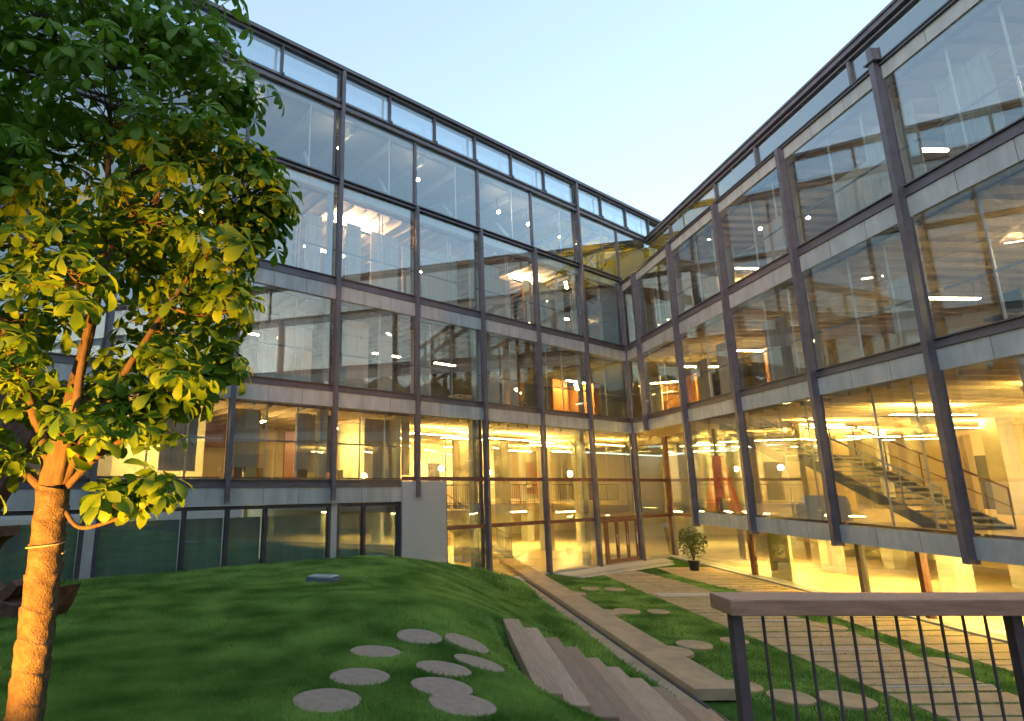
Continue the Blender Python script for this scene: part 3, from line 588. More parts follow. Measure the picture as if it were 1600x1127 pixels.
# mound height (above eye) from control points
def cp():
    P = []
    for s, z in ((34, -2.25), (28, -2.25), (24, -2.25), (20, -2.25), (17, -2.26), (15.2, -2.30), (14, -2.47), (12.8, -2.68), (11.9, -2.84), (10.6, -3.16), (9.9, -3.5)):
        for n_ in (0, .7): p = C0 + uL * s + nL * n_; P.append((p.x, p.y, z + (.0 if n_ == 0 else .02)))
    for x, y, z in ((-3, 3, -1.66), (-6, 3, -1.7), (-9, 8, -2.0), (-2.5, 4.5, -1.72), (0, 4.5, -1.84), (1.2, 4.5, -1.9), (0, 7.5, -1.92), (-3, 8, -1.95), (-5.5, 10, -2.06), (-2, 13, -2.1), (-2, 17, -2.2), (.9, 8.0, -2.02), (1.35, 10.4, -2.17), (1.2, 6.9, -2.10), (0.5, 12, -2.15), (.4, 15, -2.2), (1.6, 12, -2.4), (2.6, 12, -2.9), (3.5, 12, -3.3), (4.2, 12, -3.56),
                    (1.4, 15, -2.5), (2.6, 15, -3.0), (4.2, 15, -3.56), (2.2, 19, -3.0), (3.4, 19, -3.5), (4.2, 19, -3.56), (.4, 18.5, -2.4), (-12, 12, -2.15), (-16, 8, -2.1), (-12, 2, -1.8), (4.2, 8, -3.58), (4.4, 4, -3.6), (2.0, 6.0, -2.38), (1.6, 5.0, -2.15), (3, 5, -3.1), (1.28, 8.5, -2.16), (1.3, 7.2, -2.14), (1.28, 9.8, -2.18), (1.9, 8.5, -2.78), (2.6, 8.5, -3.08), (3.4, 8.5, -3.42), (1.6, 8.6, -2.5), (1.75, 7.4, -2.62), (2.5, 7.4, -2.98), (1.7, 6.7, -2.33), (2.2, 6.7, -2.50), (2.7, 6.7, -2.70), (1.6, 9.8, -2.5), (2.6, 10.7, -2.75), (3.6, 10.4, -3.2), (4.3, 10, -3.56)):
        P.append((x, y, z))
    return np.array(P)
P_ = cp()
def phi(d): return np.where(d > 1e-9, d * d * np.log(np.maximum(d, 1e-9)), 0)
N_ = len(P_); K = phi(np.hypot(P_[:, None, 0] - P_[None, :, 0], P_[:, None, 1] - P_[None, :, 1])) + np.eye(N_) * .35
A_ = np.zeros((N_ + 3, N_ + 3)); A_[:N_, :N_] = K; A_[:N_, N_:] = np.c_[np.ones(N_), P_[:, :2]]; A_[N_:, :N_] = A_[:N_, N_:].T
W_ = np.linalg.solve(A_, np.r_[P_[:, 2], 0, 0, 0])
def hz(x, y):
    x = np.atleast_1d(np.asarray(x, float)); y = np.atleast_1d(np.asarray(y, float))
    h = phi(np.hypot(x[:, None] - P_[None, :, 0], y[:, None] - P_[None, :, 1])) @ W_[:N_] + W_[N_] + W_[N_ + 1] * x + W_[N_ + 2] * y
    return np.minimum(np.maximum(h, -4.2), -1.45) + EYE
def mtm(x, y): return (np.asarray(x) - CX) * nR.x + (np.asarray(y) - CY) * nR.y, (np.asarray(x) - CX) * nL.x + (np.asarray(y) - CY) * nL.y
def ok_mound(x, y):
    m, n_ = mtm(x, y); return (m > 7.32) & (n_ > .02)
# grid in skewed coordinates so that its borders follow the kerb and the facade
mg = MB(); gs = np.linspace(0, 1, 150)
nu, nv = 170, 150
ms = np.r_[7.32 + (np.linspace(0, 1, nu) ** 1.25) * 24]
vs = []
for m_ in ms:
    # line of constant m from the facade to behind the camera
    # facade point: C0 + uR t + nR m with (.)·nL = 0.03
    a = uR.dot(nL); c_ = (nR * m_).dot(nL); t0 = (.03 - c_) / a
    ts = t0 + np.linspace(0, 1, nv) ** 1.0 * (34 - t0)
    for t_ in ts: p = C0 + uR * t_ + nR * m_; vs.append((p.x, p.y))
vs = np.array(vs); hh = hz(vs[:, 0], vs[:, 1])
hh = hh + .007 * np.sin(vs[:, 0] * 2.1 + 1) * np.sin(vs[:, 1] * 1.7) 
fs = [(i * nv + j, i * nv + j + 1, (i + 1) * nv + j + 1, (i + 1) * nv + j) for i in range(nu - 1) for j in range(nv - 1)]
mg.raw(np.c_[vs, hh], fs); struct(mg.build('grass_mound', GRASSM, smooth=True))

# paving ---------------------------------------------------------------
def fr_slab(b, t0, t1, m0, m1, z0, z1): b.slab([GXY(t0, m0), GXY(t1, m0), GXY(t1, m1), GXY(t0, m1)], z0, z1)
def wavy_slab(b, t0, t1, mfa, mfb, z0, z1, n=60):
    ts = np.linspace(t0, t1, n); poly = [GXY(t, mfa(t)) for t in ts] + [GXY(t, mfb(t)) for t in ts[::-1]]
    b.slab(poly, z0, z1)
b = MB(); fr_slab(b, .7, 17.9, 6.18, 6.98, .02, .21); o = b.build('raised_path', SANDM, bevel=.012); struct(o)
b = MB(); fr_slab(b, 4.6, 24, 6.99, 7.04, -.05, .10); struct(b.build('path_shadow_strip', STEELD))  # dark strip painting in the shadow groove beside the raised path
b = MB(); fr_slab(b, 4.6, 24, 7.04, 7.36, -.1, .075); struct(b.build('kerb', SANDM, bevel=.01))
# staggered paving planks in two bands, a turf strip winding between them
def strip_c(t): return .9 + .25 * math.sin(t * .35 + .6) - .02 * t
def strip_w(t): return .50 + .16 * math.sin(t * .8)
b = MB(); t = 2.4; cuts = []
while t < 19.5:
    wd = random.choice((.30, .30, .45, .62)); gap = random.choice((.05, .07, .09))
    for a0, a1 in ((strip_c(t) + strip_w(t), 3.48 + random.uniform(-.03, .03)), (-1.95, strip_c(t) - strip_w(t))):
        q = a0
        fr_slab(b, t, t + wd, a0, a1, -.06, .012 + random.uniform(0, .006))
    cuts.append((t + wd, gap)); t += wd + gap
struct(b.build('plank_paving', SANDM, bevel=.006))
b = MB(); fr_slab(b, -2, 26, -2.24, -1.98, -.1, .06); struct(b.build('facade_kerb', CONC))
b = MB()
for q in (3.9, 8.35, 12.3, 15.0, 17.3): fr_slab(b, q, q + (.5 if q == 8.35 else .07), strip_c(q) + .6, 3.3, -.05, .030)
struct(b.build('gravel_band', GRAV))
b = MB(); b.slab([tuple((C0 + uL * s + nL * n_)[:2]) for s, n_ in ((-1.6, .14), (6.6, .14), (6.6, .95), (-1.0, .95))], -.05, .018); b.slab([tuple((C0 + uL * s + nL * n_)[:2]) for s, n_ in ((8.0, .14), (9.9, .14), (9.6, 1.0), (8.2, 1.0))], -.05, .10); struct(b.build('gravel_strip', GRAV))
b = MB(); b.slab([tuple((C0 + uL * s + nL * n_)[:2]) for s, n_ in ((-.5, .96), (6.6, .96), (6.6, 1.35), (-.3, 1.35))], -.05, .026); struct(b.build('entrance_step', CONCG))
b = MB(); b.slab([tuple((C0 + uL * s + nL * n_)[:2]) for s, n_ in ((0, 1.36), (6.6, 1.36), (6.6, 1.56), (0, 1.56))], -.05, .016); struct(b.build('gravel_strip', GRAV))

# stepping stones
def disc(x, y, z, r, label, group, m=STONE, tilt=None):
    b = MB(); n = 40; ph = random.random() * 6
    pr = [(math.cos(2 * math.pi * k / n) * r * (1 + .012 * math.sin(3 * 2 * math.pi * k / n + ph)), math.sin(2 * math.pi * k / n) * r * (1 + .012 * math.sin(2 * 2 * math.pi * k / n + ph))) for k in range(n)]
    b.slab(pr, -.07, 0); o = b.build('stepping_stone', m, bevel=.008); o.location = (x, y, z)
    if tilt: o.rotation_euler = tilt
    return tag(o, label, 'stepping stone', group)
e = .25
for x, y, lab in ((.1415, 7.78, 'round stone on the mound, left of the farthest pair'), (.741, 7.84, 'round stone on the mound, right of the farthest pair'), (-.3645, 7.0, 'round stone left in the second row on the mound'), (.7955, 7.0, 'brownish round stone nearest the sleeper steps'), (.368, 6.46, 'round stone in the middle between the two pairs'), (-.451, 5.97, 'round stone with a whitish splash, leftmost on the mound'), (.312, 5.8, 'round stone half overlapped by the one below it'), (.4585, 5.36, 'round stone cut by the bottom edge, under the overlapped one'), (-.673, 5.3, 'round stone at the bottom edge, lower left of the group')):
    h0 = float(hz(x, y)[0]); gx = float(hz(x + e, y)[0] - hz(x - e, y)[0]) / (2 * e); gy = float(hz(x, y + e)[0] - hz(x, y - e)[0]) / (2 * e)
    disc(x, y, h0 + .032, .287, lab, 'round stepping stones on the mound', tilt=(math.atan(gy), -math.atan(gx), 0))
for i, (t, m_, r, lab) in enumerate(((7.40, 5.1, .30, 'small round stone in the court turf, farthest beside the raised path'), (7.55, 4.3, .34, 'round stone in the court turf near the gravel, touching the planks'), (11.0, 5.3, .37, 'round stone in the court turf, left of two, mid lawn'), (11.08, 4.42, .30, 'round stone in the court turf, right of two, mid lawn'), (14.5, 5.2, .38, 'round stone in the turf just left of the railing post'), (14.2, 4.1, .30, 'round stone mostly hidden by the railing end post'), (17.2, 5.75, .32, 'round stone behind the railing end post, lower left'), (17.75, 5.25, .36, 'round stone behind the first bars of the railing'), (17.9, 4.4, .42, 'long round stone behind the third and fourth bars of the railing'), (19.3, 5.0, .4, 'round stone at the bottom edge behind the railing'),
                                  (9.2, 6.15, .30, 'round stone scalloping the raised path edge, farthest'), (11.9, 6.2, .36, 'round stone scalloping the raised path edge, middle'), (15.6, 6.2, .38, 'round stone scalloping the raised path edge, nearest'), (16.0, .8, .36, 'round stone in the turf strip between the plank bands'), (13.0, .85, .32, 'round stone farther along the turf strip between the plank bands'))):
    x, y = GXY(t, m_); disc(x, y, .03 if m_ < 6.1 else .19, r, lab, 'round stepping stones in the court', m=SANDM)

# sleeper steps
stp = thing('garden_steps', (1.5, 6.7, 1.1), -.05, 'flight of long weathered sleeper steps going down the side of the mound', 'steps')
SL_ = [mat('weathered_sleeper_%d' % q, c1, .85, 0, .2, col2=c2, scale=6, stretch=(9, .5, 9), bump=.25, bscale=60) for q, (c1, c2) in enumerate((((.47, .33, .235), (.34, .24, .17)), ((.37, .255, .185), (.26, .185, .135)), ((.52, .385, .28), (.38, .275, .20))))]
for i in range(11):
    y1 = 10.55 - .1 * i - 6.7 + (.05 if i % 2 else 0); x0 = -.08 + .30 * i; z = .20 - .115 * i + random.uniform(-.012, .012)
    MB().box(x0, x0 + .272, .28 + .02 * (i % 3), y1, z - .32, z).build('step', SL_[(i * 2 + i // 3) % 3], stp, bevel=.014)

# =================================================================== foreground railing
rl = thing('terrace_railing', (1.56, 2.9, EYE - 1.62), 0, 'dark steel railing with a wide wooden handrail, bottom right', 'railing')
WOOD = mat('handrail_wood', (.52, .29, .20), .5, 0, .4, col2=(.36, .185, .12), scale=5, stretch=(1.2, 14, 9), bump=.12, bscale=40)
H = 1.07
b = MB(); b.box(0, 3.4, .08, .285, H - .075, H); b.build('handrail', WOOD, rl, bevel=.006)
b = MB(); b.prism([(-.0, 0), (.1, 0), (.1, 1), (0, 1)], 0, 0.01) if 0 else None
b = MB(); b.slab([(0, .285), (0, .30), (-.0, .30)], 0, .1) if 0 else None
def post(x):
    b = MB(); b.box(x, x + .052, .165, .215, -.3, H - .076); b.build('post', mat('rail_steel', (.10, .07, .078), .4, 0, .5, var=.3, scale=6), rl, bevel=.003)
post(.045); post(1.43); post(2.8)
for x0, x1 in ((.10, 1.43), (1.48, 2.8)):
    for i in range(1, 12):
        x = x0 + (x1 - x0) * i / 12; MB().tube([(x, .19, .08), (x, .19, H - .07)], .0075, 6).build('baluster', MATS['rail_steel'], rl)
MB().box(.13, 3.3, .175, .205, .06, .09).build('bottom_rail', MATS['rail_steel'], rl)
struct(MB().box(1.6, 9, -6, 3.25, 1.2, EYE - 1.62).build('terrace', mat('terrace_paving', (.3, .27, .23), .8, var=.1)))

# =================================================================== TREE
BARK = mat('bark', (.13, .10, .07), .85, 0, .2, col2=(.06, .048, .035), scale=9, stretch=(1, 1, .3), bump=.6, bscale=30)
HESS = mat('hessian_wrap', (.150, .125, .085), .9, 0, .15, col2=(.08, .066, .046), scale=16, bump=.7, bscale=90)
TX, TY = -2.40, 4.0; TB = float(hz(TX, TY)[0])
tree = thing('chestnut_tree', (TX, TY, TB), 0, 'young horse chestnut lit from below, its trunk wrapped in hessian', 'tree')
ZT = EYE + .1 - TB                      # fork height above the base
def spline(pts, n=6):
    P = [Vector(p) for p in pts]; P = [P[0] * 2 - P[1]] + P + [P[-1] * 2 - P[-2]]; o = []
    for i in range(1, len(P) - 2):
        for k in range(n):
            t = k / n; o.append(.5 * ((2 * P[i]) + (P[i + 1] - P[i - 1]) * t + (2 * P[i - 1] - 5 * P[i] + 4 * P[i + 1] - P[i + 2]) * t * t + (-P[i - 1] + 3 * P[i] - 3 * P[i + 1] + P[i + 2]) * t ** 3))
    o.append(P[-2]); return o
tb = MB(); tp = spline([(0, 0, -.2), (.01, 0, ZT * .5), (0, 0, ZT), (.12, .05, ZT + .5)], 5); tb.tube([tuple(p) for p in tp], list(np.linspace(.098, .078, len(tp))), 14); tb.build('trunk', BARK, tree, smooth=True)
# wrap: spiral burlap with overlaps
wv = []; wf = []; nr, na = 230, 40; zz0, zz1 = -.05, ZT - .12
for i in range(nr):
    z = zz0 + (zz1 - zz0) * i / (nr - 1)
    for k in range(na):
        a = 2 * math.pi * k / na
        u = (z * 5.2 - a / (2 * math.pi) + .18 * math.sin(a * 2 + z * 3)) % 1.0
        lip = .011 * (u ** 2.2) + .0025 * math.sin(z * 41 + 3 * math.sin(a + z)) * math.sin(a * 3 + z * 17) + random.uniform(-.0012, .0012)
        r = .104 - .008 * z / ZT + lip
        wv.append((r * math.cos(a) + .01 * math.sin(z * 1.2), r * math.sin(a), z - .02 * math.cos(a)))
for i in range(nr - 1):
    for k in range(na): wf.append((i * na + k, i * na + (k + 1) % na, (i + 1) * na + (k + 1) % na, (i + 1) * na + k))
wr = MB(); wr.raw(wv, wf); wr.build('trunk_wrap', HESS, tree, smooth=True)
tw = MB()
for q in range(1):
    z0 = 1.25; tw.tube([((.112 - .003 * q) * math.cos(a) + .004, (.112 - .003 * q) * math.sin(a), z0 + .07 * a / 6.28) for a in np.linspace(0, 6.4, 26)], .0045, 5)
tw.build('twine', mat('twine', (.55, .42, .28), .9), tree)
# crown: clumps in the crown's volume, limbs reaching them
CL = [(-.95, .1, 3.3, .55), (-.45, -.3, 3.5, .55), (.1, .2, 3.6, .55), (.55, .1, 3.45, .45), (.95, .3, 3.15, .33), (-.95, -.2, 2.6, .5), (-.4, .4, 2.8, .5), (.2, -.3, 2.75, .55), (.62, .25, 2.75, .38),
      (-1.0, .3, 2.0, .5), (-.45, -.35, 2.15, .45), (.15, .35, 2.05, .5), (.6, -.15, 2.0, .42), (1.02, .1, 2.18, .34), (1.2, .25, 1.98, .26), (1.05, .0, 1.62, .3), (.75, .3, 1.45, .34),
      (-1.05, 0, 1.3, .45), (-.5, .35, 1.3, .42), (.05, -.3, 1.45, .38), (.4, .45, 1.25, .34), (-.8, -.4, .75, .38), (-.25, -.15, .78, .30), (.3, .2, .72, .30), (.72, .0, .85, .28), (.98, .2, .95, .26),
      (.3, -.2, .35, .24), (-.65, .1, .25, .32), (-1.0, .3, .35, .3), (.52, .05, .42, .22), (-.1, .3, .30, .2), (.75, -.1, -.02, .15), (.5, -.1, -.05, .1), (-.5, -.4, -.05, .2), (-1.4, 0, 2.8, .5), (-1.5, .1, 1.6, .5), (-1.3, -.3, .8, .35), (0, .9, 2.9, .5), (.2, .9, 1.9, .45), (-.7, .9, 2.2, .5),
      (.45, .4, 4.0, .5), (-.4, 0, 4.1, .6), (-.2, .1, .55, .25), (-.35, -.2, .15, .2), (.15, .2, .5, .25), (.6, .1, .62, .22), (.85, .1, .7, .2), (1.1, .1, 1.25, .22), (-.9, .1, .0, .3), (1.2, .1, 2.4, .26), (1.36, .1, 2.15, .2), (.9, -.1, 2.55, .3), (-1.3, .2, .35, .3)]
limbs = MB(); twigs = limbs; fork = Vector((0, 0, ZT))
mains = [spline([(0, 0, ZT - .08), (-.14, -.02, ZT + .28), (-.42, .0, ZT + .85), (-.85, 0, ZT + 1.6)], 6), spline([(.02, 0, ZT - .02), (.04, .03, ZT + .5), (.10, .1, ZT + 1.5), (.0, .1, ZT + 3.2)], 6),
         spline([(.04, -.03, ZT - .1), (.12, -.06, ZT + .35), (.17, -.1, ZT + .9), (.3, 0, ZT + 2.2)], 6), spline([(.05, 0, ZT - .12), (.22, .02, ZT + .3), (.50, .05, ZT + .9), (.95, .15, ZT + 1.8)], 6),
         spline([(-.05, 0, ZT - .15), (-.3, 0, ZT + .03), (-.7, -.1, ZT + .15), (-1.2, -.1, ZT + .5)], 6), spline([(.06, 0, ZT - .16), (.28, 0, ZT + .08), (.6, .05, ZT + .33), (.95, .1, ZT + .62)], 6), spline([(.08, 0, ZT - .25), (.22, -.03, ZT - .38), (.42, -.06, ZT - .35), (.68, -.08, ZT - .25)], 6)]
for i, m_ in enumerate(mains): limbs.tube([tuple(p) for p in m_], list(np.linspace((.05, .07, .045, .045, .032, .026, .016)[i], .010, len(m_))), 8)
pool = [p for m_ in mains for p in m_[3:]]
lv, lf = [], []
def leaflet(base, d, up, L, wd):
    d = d.normalized(); sd = d.cross(up).normalized(); up2 = sd.cross(d).normalized()
    o = len(lv); pr = ((.02, .03, 0), (.3, .30, .03), (.62, .86, .02), (.80, 1, -.05), (.93, .62, -.12), (1.0, .02, -.2))
    for q, ww, dz in pr:
        c = base + d * (q * L) + up2 * (dz * L)
        for sg, lift in ((-1, .16), (0, 0), (1, .16)): lv.append(tuple(c + sd * (sg * ww * wd * .5) + up2 * (lift * ww * wd * .5)))
    for i in range(5):
        for j in range(2): a = o + i * 3 + j; lf.append((a, a + 1, a + 4, a + 3))
def palmate(pos, n, size):
    t1 = n.orthogonal().normalized(); t2 = n.cross(t1); a0 = random.uniform(0, 6.28); k = random.choice((5, 6, 7)); span = 6.28 * .86
    for i in range(k):
        a = a0 + span * (i / (k - 1) - .5); d = (t1 * math.cos(a) + t2 * math.sin(a)) - n * random.uniform(.15, .55)
        L = size * (1 - .35 * abs(i / (k - 1) - .5) * 2) * random.uniform(.9, 1.08)
        leaflet(pos, d, n, L, L * .43)
for cx, cy, cz, r in CL:
    c = Vector((cx, cy, cz + ZT - .1)); near = min(pool, key=lambda p: (p - c).length + .35 * max(0, p.z - c.z + .1))
    mid = (near + c) / 2 + Vector((random.uniform(-.05, .05), random.uniform(-.05, .05), -.05))
    br = spline([near, mid, c], 4); limbs.tube([tuple(p) for p in br], list(np.linspace(.014, .006, len(br))), 6)
    nt_ = int(10 + (185 if .9 < cz < 2.3 else 130) * r * r)
    for i in range(nt_):
        v = Vector(rng.normal(size=3)); v.normalize(); rr = r * random.uniform(.35, 1.08); tip = c + Vector((v.x * rr, v.y * rr, v.z * rr * .85))
        a = br[random.randrange(3, len(br))]; m2 = (a + tip) / 2 + Vector((0, 0, -.03))
        if i % 2 == 0: twigs.tube([tuple(a), tuple(m2), tuple(tip)], [.0055, .004, .003], 4)
        nrm = (Vector((v.x * .7, v.y * .7, .75)) + Vector(rng.normal(size=3)) * .35).normalized()
        ptl = tip + Vector((v.x, v.y, .1)) * .03
        palmate(ptl, nrm, random.choice((random.uniform(.14, .19), random.uniform(.19, .26))))
limbs.build('limbs', BARK, tree, smooth=True); None
LEAF = leaf_mat('chestnut_leaf', (.080, .205, .018), (.175, .315, .024), .44)
me = bpy.data.meshes.new('crown'); me.from_pydata(lv, [], lf); me.materials.append(LEAF)
for p in me.polygons: p.use_smooth = True
cr = bpy.data.objects.new('crown', me); COL.objects.link(cr); cr.parent = tree

# a pale cane tied to the trunk with a green tie
cn = thing('garden_cane', (TX - .12, TY - .08, EYE - 1.28), 0, 'pale cane with a bright green tie leaning on the wrapped trunk', 'cane')
MB().tube([(-.9, -.25, -.18), (-.4, -.1, .02), (-.02, 0, .16)], .007, 6).build('stick', mat('pale_cane', (.45, .36, .2), .7), cn)
MB().tube([(-.03, -.01, .17), (-.035, -.02, .05), (-.06, -.02, -.06)], .008, 6).build('tie', mat('green_tie', (.08, .45, .05), .5), cn)
# fallen leaves on the mound, each a small curled leaf
FLM = mat('fallen_leaf', (.30, .16, .04), .8, 0, .2, col2=(.14, .07, .025), scale=9)
for i, (x, y) in enumerate(((-1.7, 11.9), (-.9, 8.8), (-2.6, 10.2), (-1.2, 6.3), (.9, 9.2), (-3.4, 8.1), (-.2, 11.3), (-2.0, 7.2), (1.1, 7.3))):
    b = MB(); a = random.uniform(0, 6.28); L_ = random.uniform(.05, .085); u = Vector((math.cos(a), math.sin(a), 0)); v = Vector((-u.y, u.x, 0))
    pts = [u * 0, u * L_ * .5 + v * L_ * .24 + Vector((0, 0, .016)), u * L_ + Vector((0, 0, .012)), u * L_ * .5 - v * L_ * .24 + Vector((0, 0, .02)), u * L_ * .5 + Vector((0, 0, .006))]
    b.raw(pts, [(0, 1, 4), (1, 2, 4), (2, 3, 4), (3, 0, 4)]); o = b.build('fallen_leaf', FLM); o.location = (x, y, float(hz(x, y)[0]) + .035); tag(o, 'small brown fallen leaf on the mound grass', 'leaf', 'fallen leaves on the lawn')
# warm floodlight on the mound, left of the frame, lighting the tree
fx, fy = -3.15, 1.0; fz = float(hz(fx, fy)[0])
fl_ = thing('garden_floodlight', (fx, fy, fz), 0, 'low warm floodlight on the grass aimed up at the tree, outside the left edge', 'floodlight')
MB().box(-.12, .12, -.08, .02, .10, .28).build('housing', STEELD, fl_); MB().tube([(0, -.03, -.1), (0, -.03, .1)], .02, 6).build('stake', STEELD, fl_)
L = bpy.data.lights.new('flood_lamp', 'SPOT'); L.energy = 1050; L.color = (1, .36, .04); L.spot_size = R(56); L.spot_blend = .5; L.shadow_soft_size = .06
lo = bpy.data.objects.new('flood_lamp', L); COL.objects.link(lo); lo.parent = fl_; lo.location = (0, .06, .2)
dv = Vector((TX + .25, TY, EYE + .12)) - Vector((fx, fy + .06, fz + .2)); lo.rotation_euler = dv.to_track_quat('-Z', 'Y').to_euler()

# =================================================================== sculpture, floodlight box, potted plant
RUST = mat('rusty_steel', (.19, .10, .07), .8, .1, .3, col2=(.09, .05, .04), scale=6, bump=.4, bscale=30)
sx, sy = -6.55, 9.95; szz = float(hz(sx, sy)[0]) - .3
sp = thing('steel_sculpture', (sx, sy, szz), R(-12), 'rusty steel sculpture of curved rings and a flared foot behind the tree trunk', 'sculpture'); sp.scale = (.8, .8, .8)
def ring(b, cx, cz, r0, r1, d0, d1, a0=0, a1=6.2832, n=40):
    for i in range(n):
        p = a0 + (a1 - a0) * i / n; q = a0 + (a1 - a0) * (i + 1) / n
        P = [(cx + r * math.cos(a), cz + r * math.sin(a)) for a, r in ((p, r0), (p, r1), (q, r1), (q, r0))]
        b.raw([b.map(x, d, z) for d in (d0, d1) for x, z in P], [(0, 1, 2, 3), (7, 6, 5, 4), (1, 5, 6, 2), (0, 3, 7, 4)] + ([(0, 4, 5, 1)] if i == 0 else []) + ([(2, 6, 7, 3)] if i == n - 1 else []))
b = MB(); ring(b, .0, 1.38, .54, .74, -.35, .25, R(95), R(330)); b.build('lower_ring', RUST, sp)
b = MB(); ring(b, -.65, 4.3, .24, 1.05, -.2, .15); b.build('upper_disc', RUST, sp)
MB().prism([(-1.6, -.3), (-.8, -.3), (-.75, .8), (-.8, 1.9), (-.1, 3.1), (-1.1, 3.5), (-1.5, 1.6)], -.2, .15).build('stem', RUST, sp)
MB().prism([(.30, .74), (.8, .62), (1.25, .74), (1.62, 1.02), (1.46, .62), (1.26, .30), (1.12, .0), (.55, .0), (.42, .4)], -.4, .2).build('foot', RUST, sp)
MB().prism([(-.9, .0), (-.35, .0), (-.2, .22), (-.45, .34), (-1.0, .3)], -.6, .1).build('foot', RUST, sp)
b = MB(); [b.box(.66 + .07 * i, .69 + .07 * i, -.42, .22, .60 + .0028 * i * i, .665 + .0032 * i * i) for i in range(11)]; b.build('grating', RUST, sp)

hx, hy = -1.82, 13.3; h0 = float(hz(hx, hy)[0])
hb = thing('ground_floodlight', (hx, hy, h0), R(-18), 'flat grey glass-topped light box set in the mound grass', 'ground light')
MB().prism([(-.34, -.05), (.34, -.05), (.34, .10), (-.34, .14)], -.22, .22).build('housing', mat('grey_enamel', (.10, .14, .17), .4), hb, bevel=.01)
MB().box(-.30, .28, -.19, .19, .125, .142).build('lens', mat('frosted_lens', (.42, .50, .55), .2), hb)
px, py = GXY(3.35, -.72)
pp = thing('potted_plant', (px, py, .02), 0, 'bushy green shrub in a black pot by the glass corner', 'potted plant')
b = MB(); b.tube([(0, 0, 0), (0, 0, .38), (0, 0, .40)], [.17, .23, .24], 18); b.build('pot', mat('black_pot', (.015, .018, .02), .4), pp)
b = MB(); lvs = MB(); rr = random.Random(3)
for i in range(16):
    a = rr.uniform(0, 6.28); tl = rr.uniform(.1, .42); h = rr.uniform(.7, 1.35)
    b.tube([(0, 0, .35), (.4 * tl * math.cos(a), .4 * tl * math.sin(a), .35 + h * .5), (tl * 1.3 * math.cos(a), tl * 1.3 * math.sin(a), .35 + h)], [.014, .009, .005], 5)
for i in range(1500):
    v = Vector((rr.gauss(0, 1), rr.gauss(0, 1), rr.gauss(0, 1))).normalized() * (rr.random() ** .4)
    c = Vector((v.x * .56, v.y * .56, 1.10 + v.z * .60 + .05 * math.sin(9 * v.x)))
    if rr.random() < .25 and v.z < 0: continue
    d = (v + Vector((rr.gauss(0, .6), rr.gauss(0, .6), rr.gauss(0, .6)))).normalized(); s_ = d.orthogonal().normalized(); L_ = rr.uniform(.07, .12)
    lvs.raw([c, c + d * L_ * .5 + s_ * L_ * .24, c + d * L_, c + d * L_ * .5 - s_ * L_ * .24], [(0, 1, 2, 3)])
b.build('stems', BARK, pp); me = bpy.data.meshes.new('foliage'); me.from_pydata(lvs.v, [], lvs.f); me.materials.append(leaf_mat('shrub_leaf', (.035, .08, .012), (.09, .14, .02), .3)); fo = bpy.data.objects.new('foliage', me); COL.objects.link(fo); fo.parent = pp

# =================================================================== grass blades
def blades(name, n, sampler, hmin, hmax, wd, m):
    x, y, z = sampler(n); n = len(x)
    a = rng.uniform(0, 6.283, n); h = rng.uniform(hmin, hmax, n); ln = rng.normal(0, .35, (n, 2)) * h[:, None]
    dist = np.hypot(x, y); w2 = wd * np.clip(dist / 7, .8, 2.6)
    dx, dy = np.cos(a) * w2 * .5, np.sin(a) * w2 * .5
    V = np.empty((n, 4, 3), np.float32)
    V[:, 0] = np.c_[x - dx, y - dy, z - .008]; V[:, 1] = np.c_[x + dx, y + dy, z - .008]
    V[:, 2] = np.c_[x + ln[:, 0] * .4 + dx * .6, y + ln[:, 1] * .4 + dy * .6, z + h * .6]; V[:, 3] = np.c_[x + ln[:, 0], y + ln[:, 1], z + h]
    me = bpy.data.meshes.new(name); me.vertices.add(4 * n); me.vertices.foreach_set('co', V.ravel())
    idx = np.arange(n) * 4; L_ = np.stack([idx, idx + 1, idx + 2, idx, idx + 2, idx + 3], 1).ravel().astype(np.int32)
    me.loops.add(6 * n); me.loops.foreach_set('vertex_index', L_); me.polygons.add(2 * n); me.polygons.foreach_set('loop_start', np.arange(2 * n, dtype=np.int32) * 3)
    try: me.polygons.foreach_set('loop_total', np.full(2 * n, 3, np.int32))
    except Exception: pass
    me.update(calc_edges=True); me.materials.append(m); o = bpy.data.objects.new(name, me); COL.objects.link(o); return struct(o, 'stuff')
BLADE = leaf_mat('grass_blade', (.09, .22, .035), (.34, .55, .13), .25)
for nd in BLADE.node_tree.nodes:
    if nd.type == 'TEX_NOISE': nd.inputs['Scale'].default_value = 1.1; nd.inputs['Detail'].default_value = 8
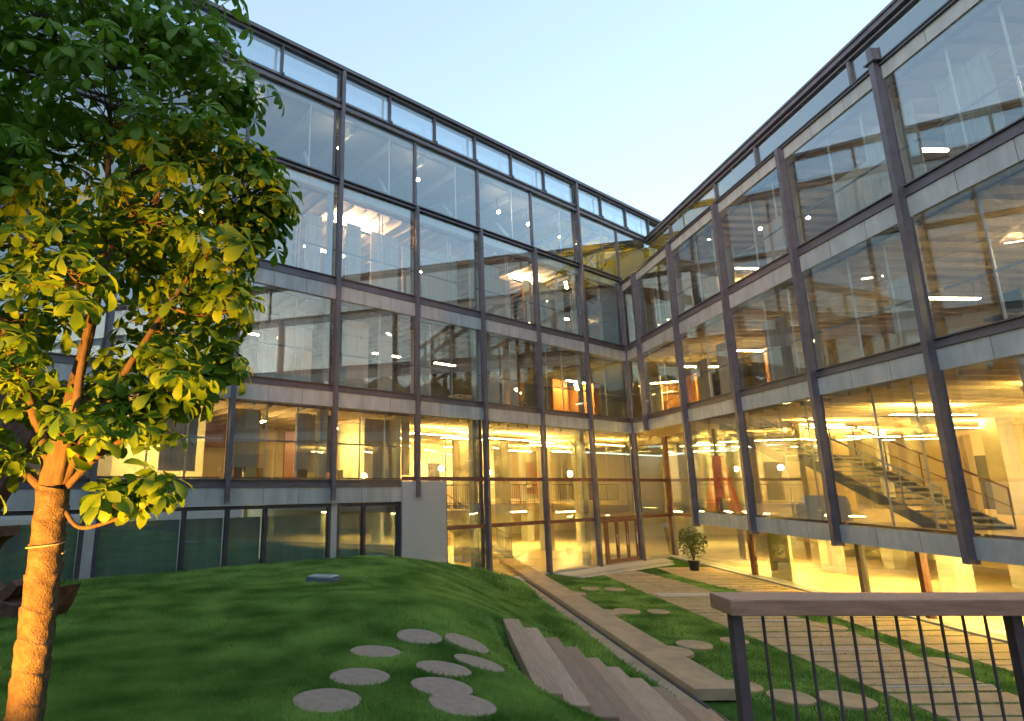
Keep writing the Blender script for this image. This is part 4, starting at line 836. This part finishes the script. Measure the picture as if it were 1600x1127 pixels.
def samp_mound(n):
    r = 4.0 * (24 / 4.0) ** rng.random(n * 2); th = rng.uniform(R(-40), R(24), n * 2); x = r * np.sin(th); y = r * np.cos(th)
    k = ok_mound(x, y); x, y = x[k], y[k]; inst = (x > 1.4) & (x < 4.9) & (y < 10.5 - .3 * (x - 1.4)) & (y > 6.98); x, y = x[~inst], y[~inst]
    z = np.concatenate([hz(x[i:i + 20000], y[i:i + 20000]) for i in range(0, len(x), 20000)]) + .01 * 0
    bad = np.zeros(len(x), bool)
    for o in bpy.data.objects:
        if o.name.startswith('stepping_stone') and o.location.z > .6: bad |= np.hypot(x - o.location.x, y - o.location.y) < .297
    return x[~bad], y[~bad], z[~bad]
blades('mound_grass', 360000, samp_mound, .028, .068, .0046, BLADE)
def samp_court(n):
    t = rng.uniform(4.2, 20, n * 2); m = rng.uniform(-1.9, 6.15, n * 2)
    c = .9 + .25 * np.sin(t * .35 + .6) - .02 * t; w_ = .50 + .16 * np.sin(t * .8); gap = np.zeros(len(t), bool)
    for q, g in cuts: gap |= (t > q) & (t < q + g)
    k = (m > 3.5) | (np.abs(m - c) < w_) | (gap & (rng.random(len(t)) < .8))
    t, m = t[k], m[k]; x = CX + uR.x * t + nR.x * m; y = CY + uR.y * t + nR.y * m
    bad = np.zeros(len(x), bool)
    for o in bpy.data.objects:
        if o.name.startswith('stepping_stone') and o.location.z < .5: bad |= np.hypot(x - o.location.x, y - o.location.y) < o.dimensions.x * .5
    _, n_ = mtm(x, y); bad |= n_ < 1.6
    return x[~bad], y[~bad], np.full((~bad).sum(), -.012)
bpy.context.view_layer.update()
blades('court_grass', 90000, samp_court, .03, .06, .006, BLADE)
def samp_tall(n):
    t = rng.uniform(5.2, 19, n); m = 7.4 + rng.gamma(1.3, .22, n); x = CX + uR.x * t + nR.x * m; y = CY + uR.y * t + nR.y * m
    k = ok_mound(x, y) & ~((x > 1.4) & (x < 4.9) & (y < 10.2) & (y > 6.4)); x, y = x[k], y[k]; return x, y, hz(x, y)
blades('long_grass', 16000, samp_tall, .08, .19, .007, BLADE)
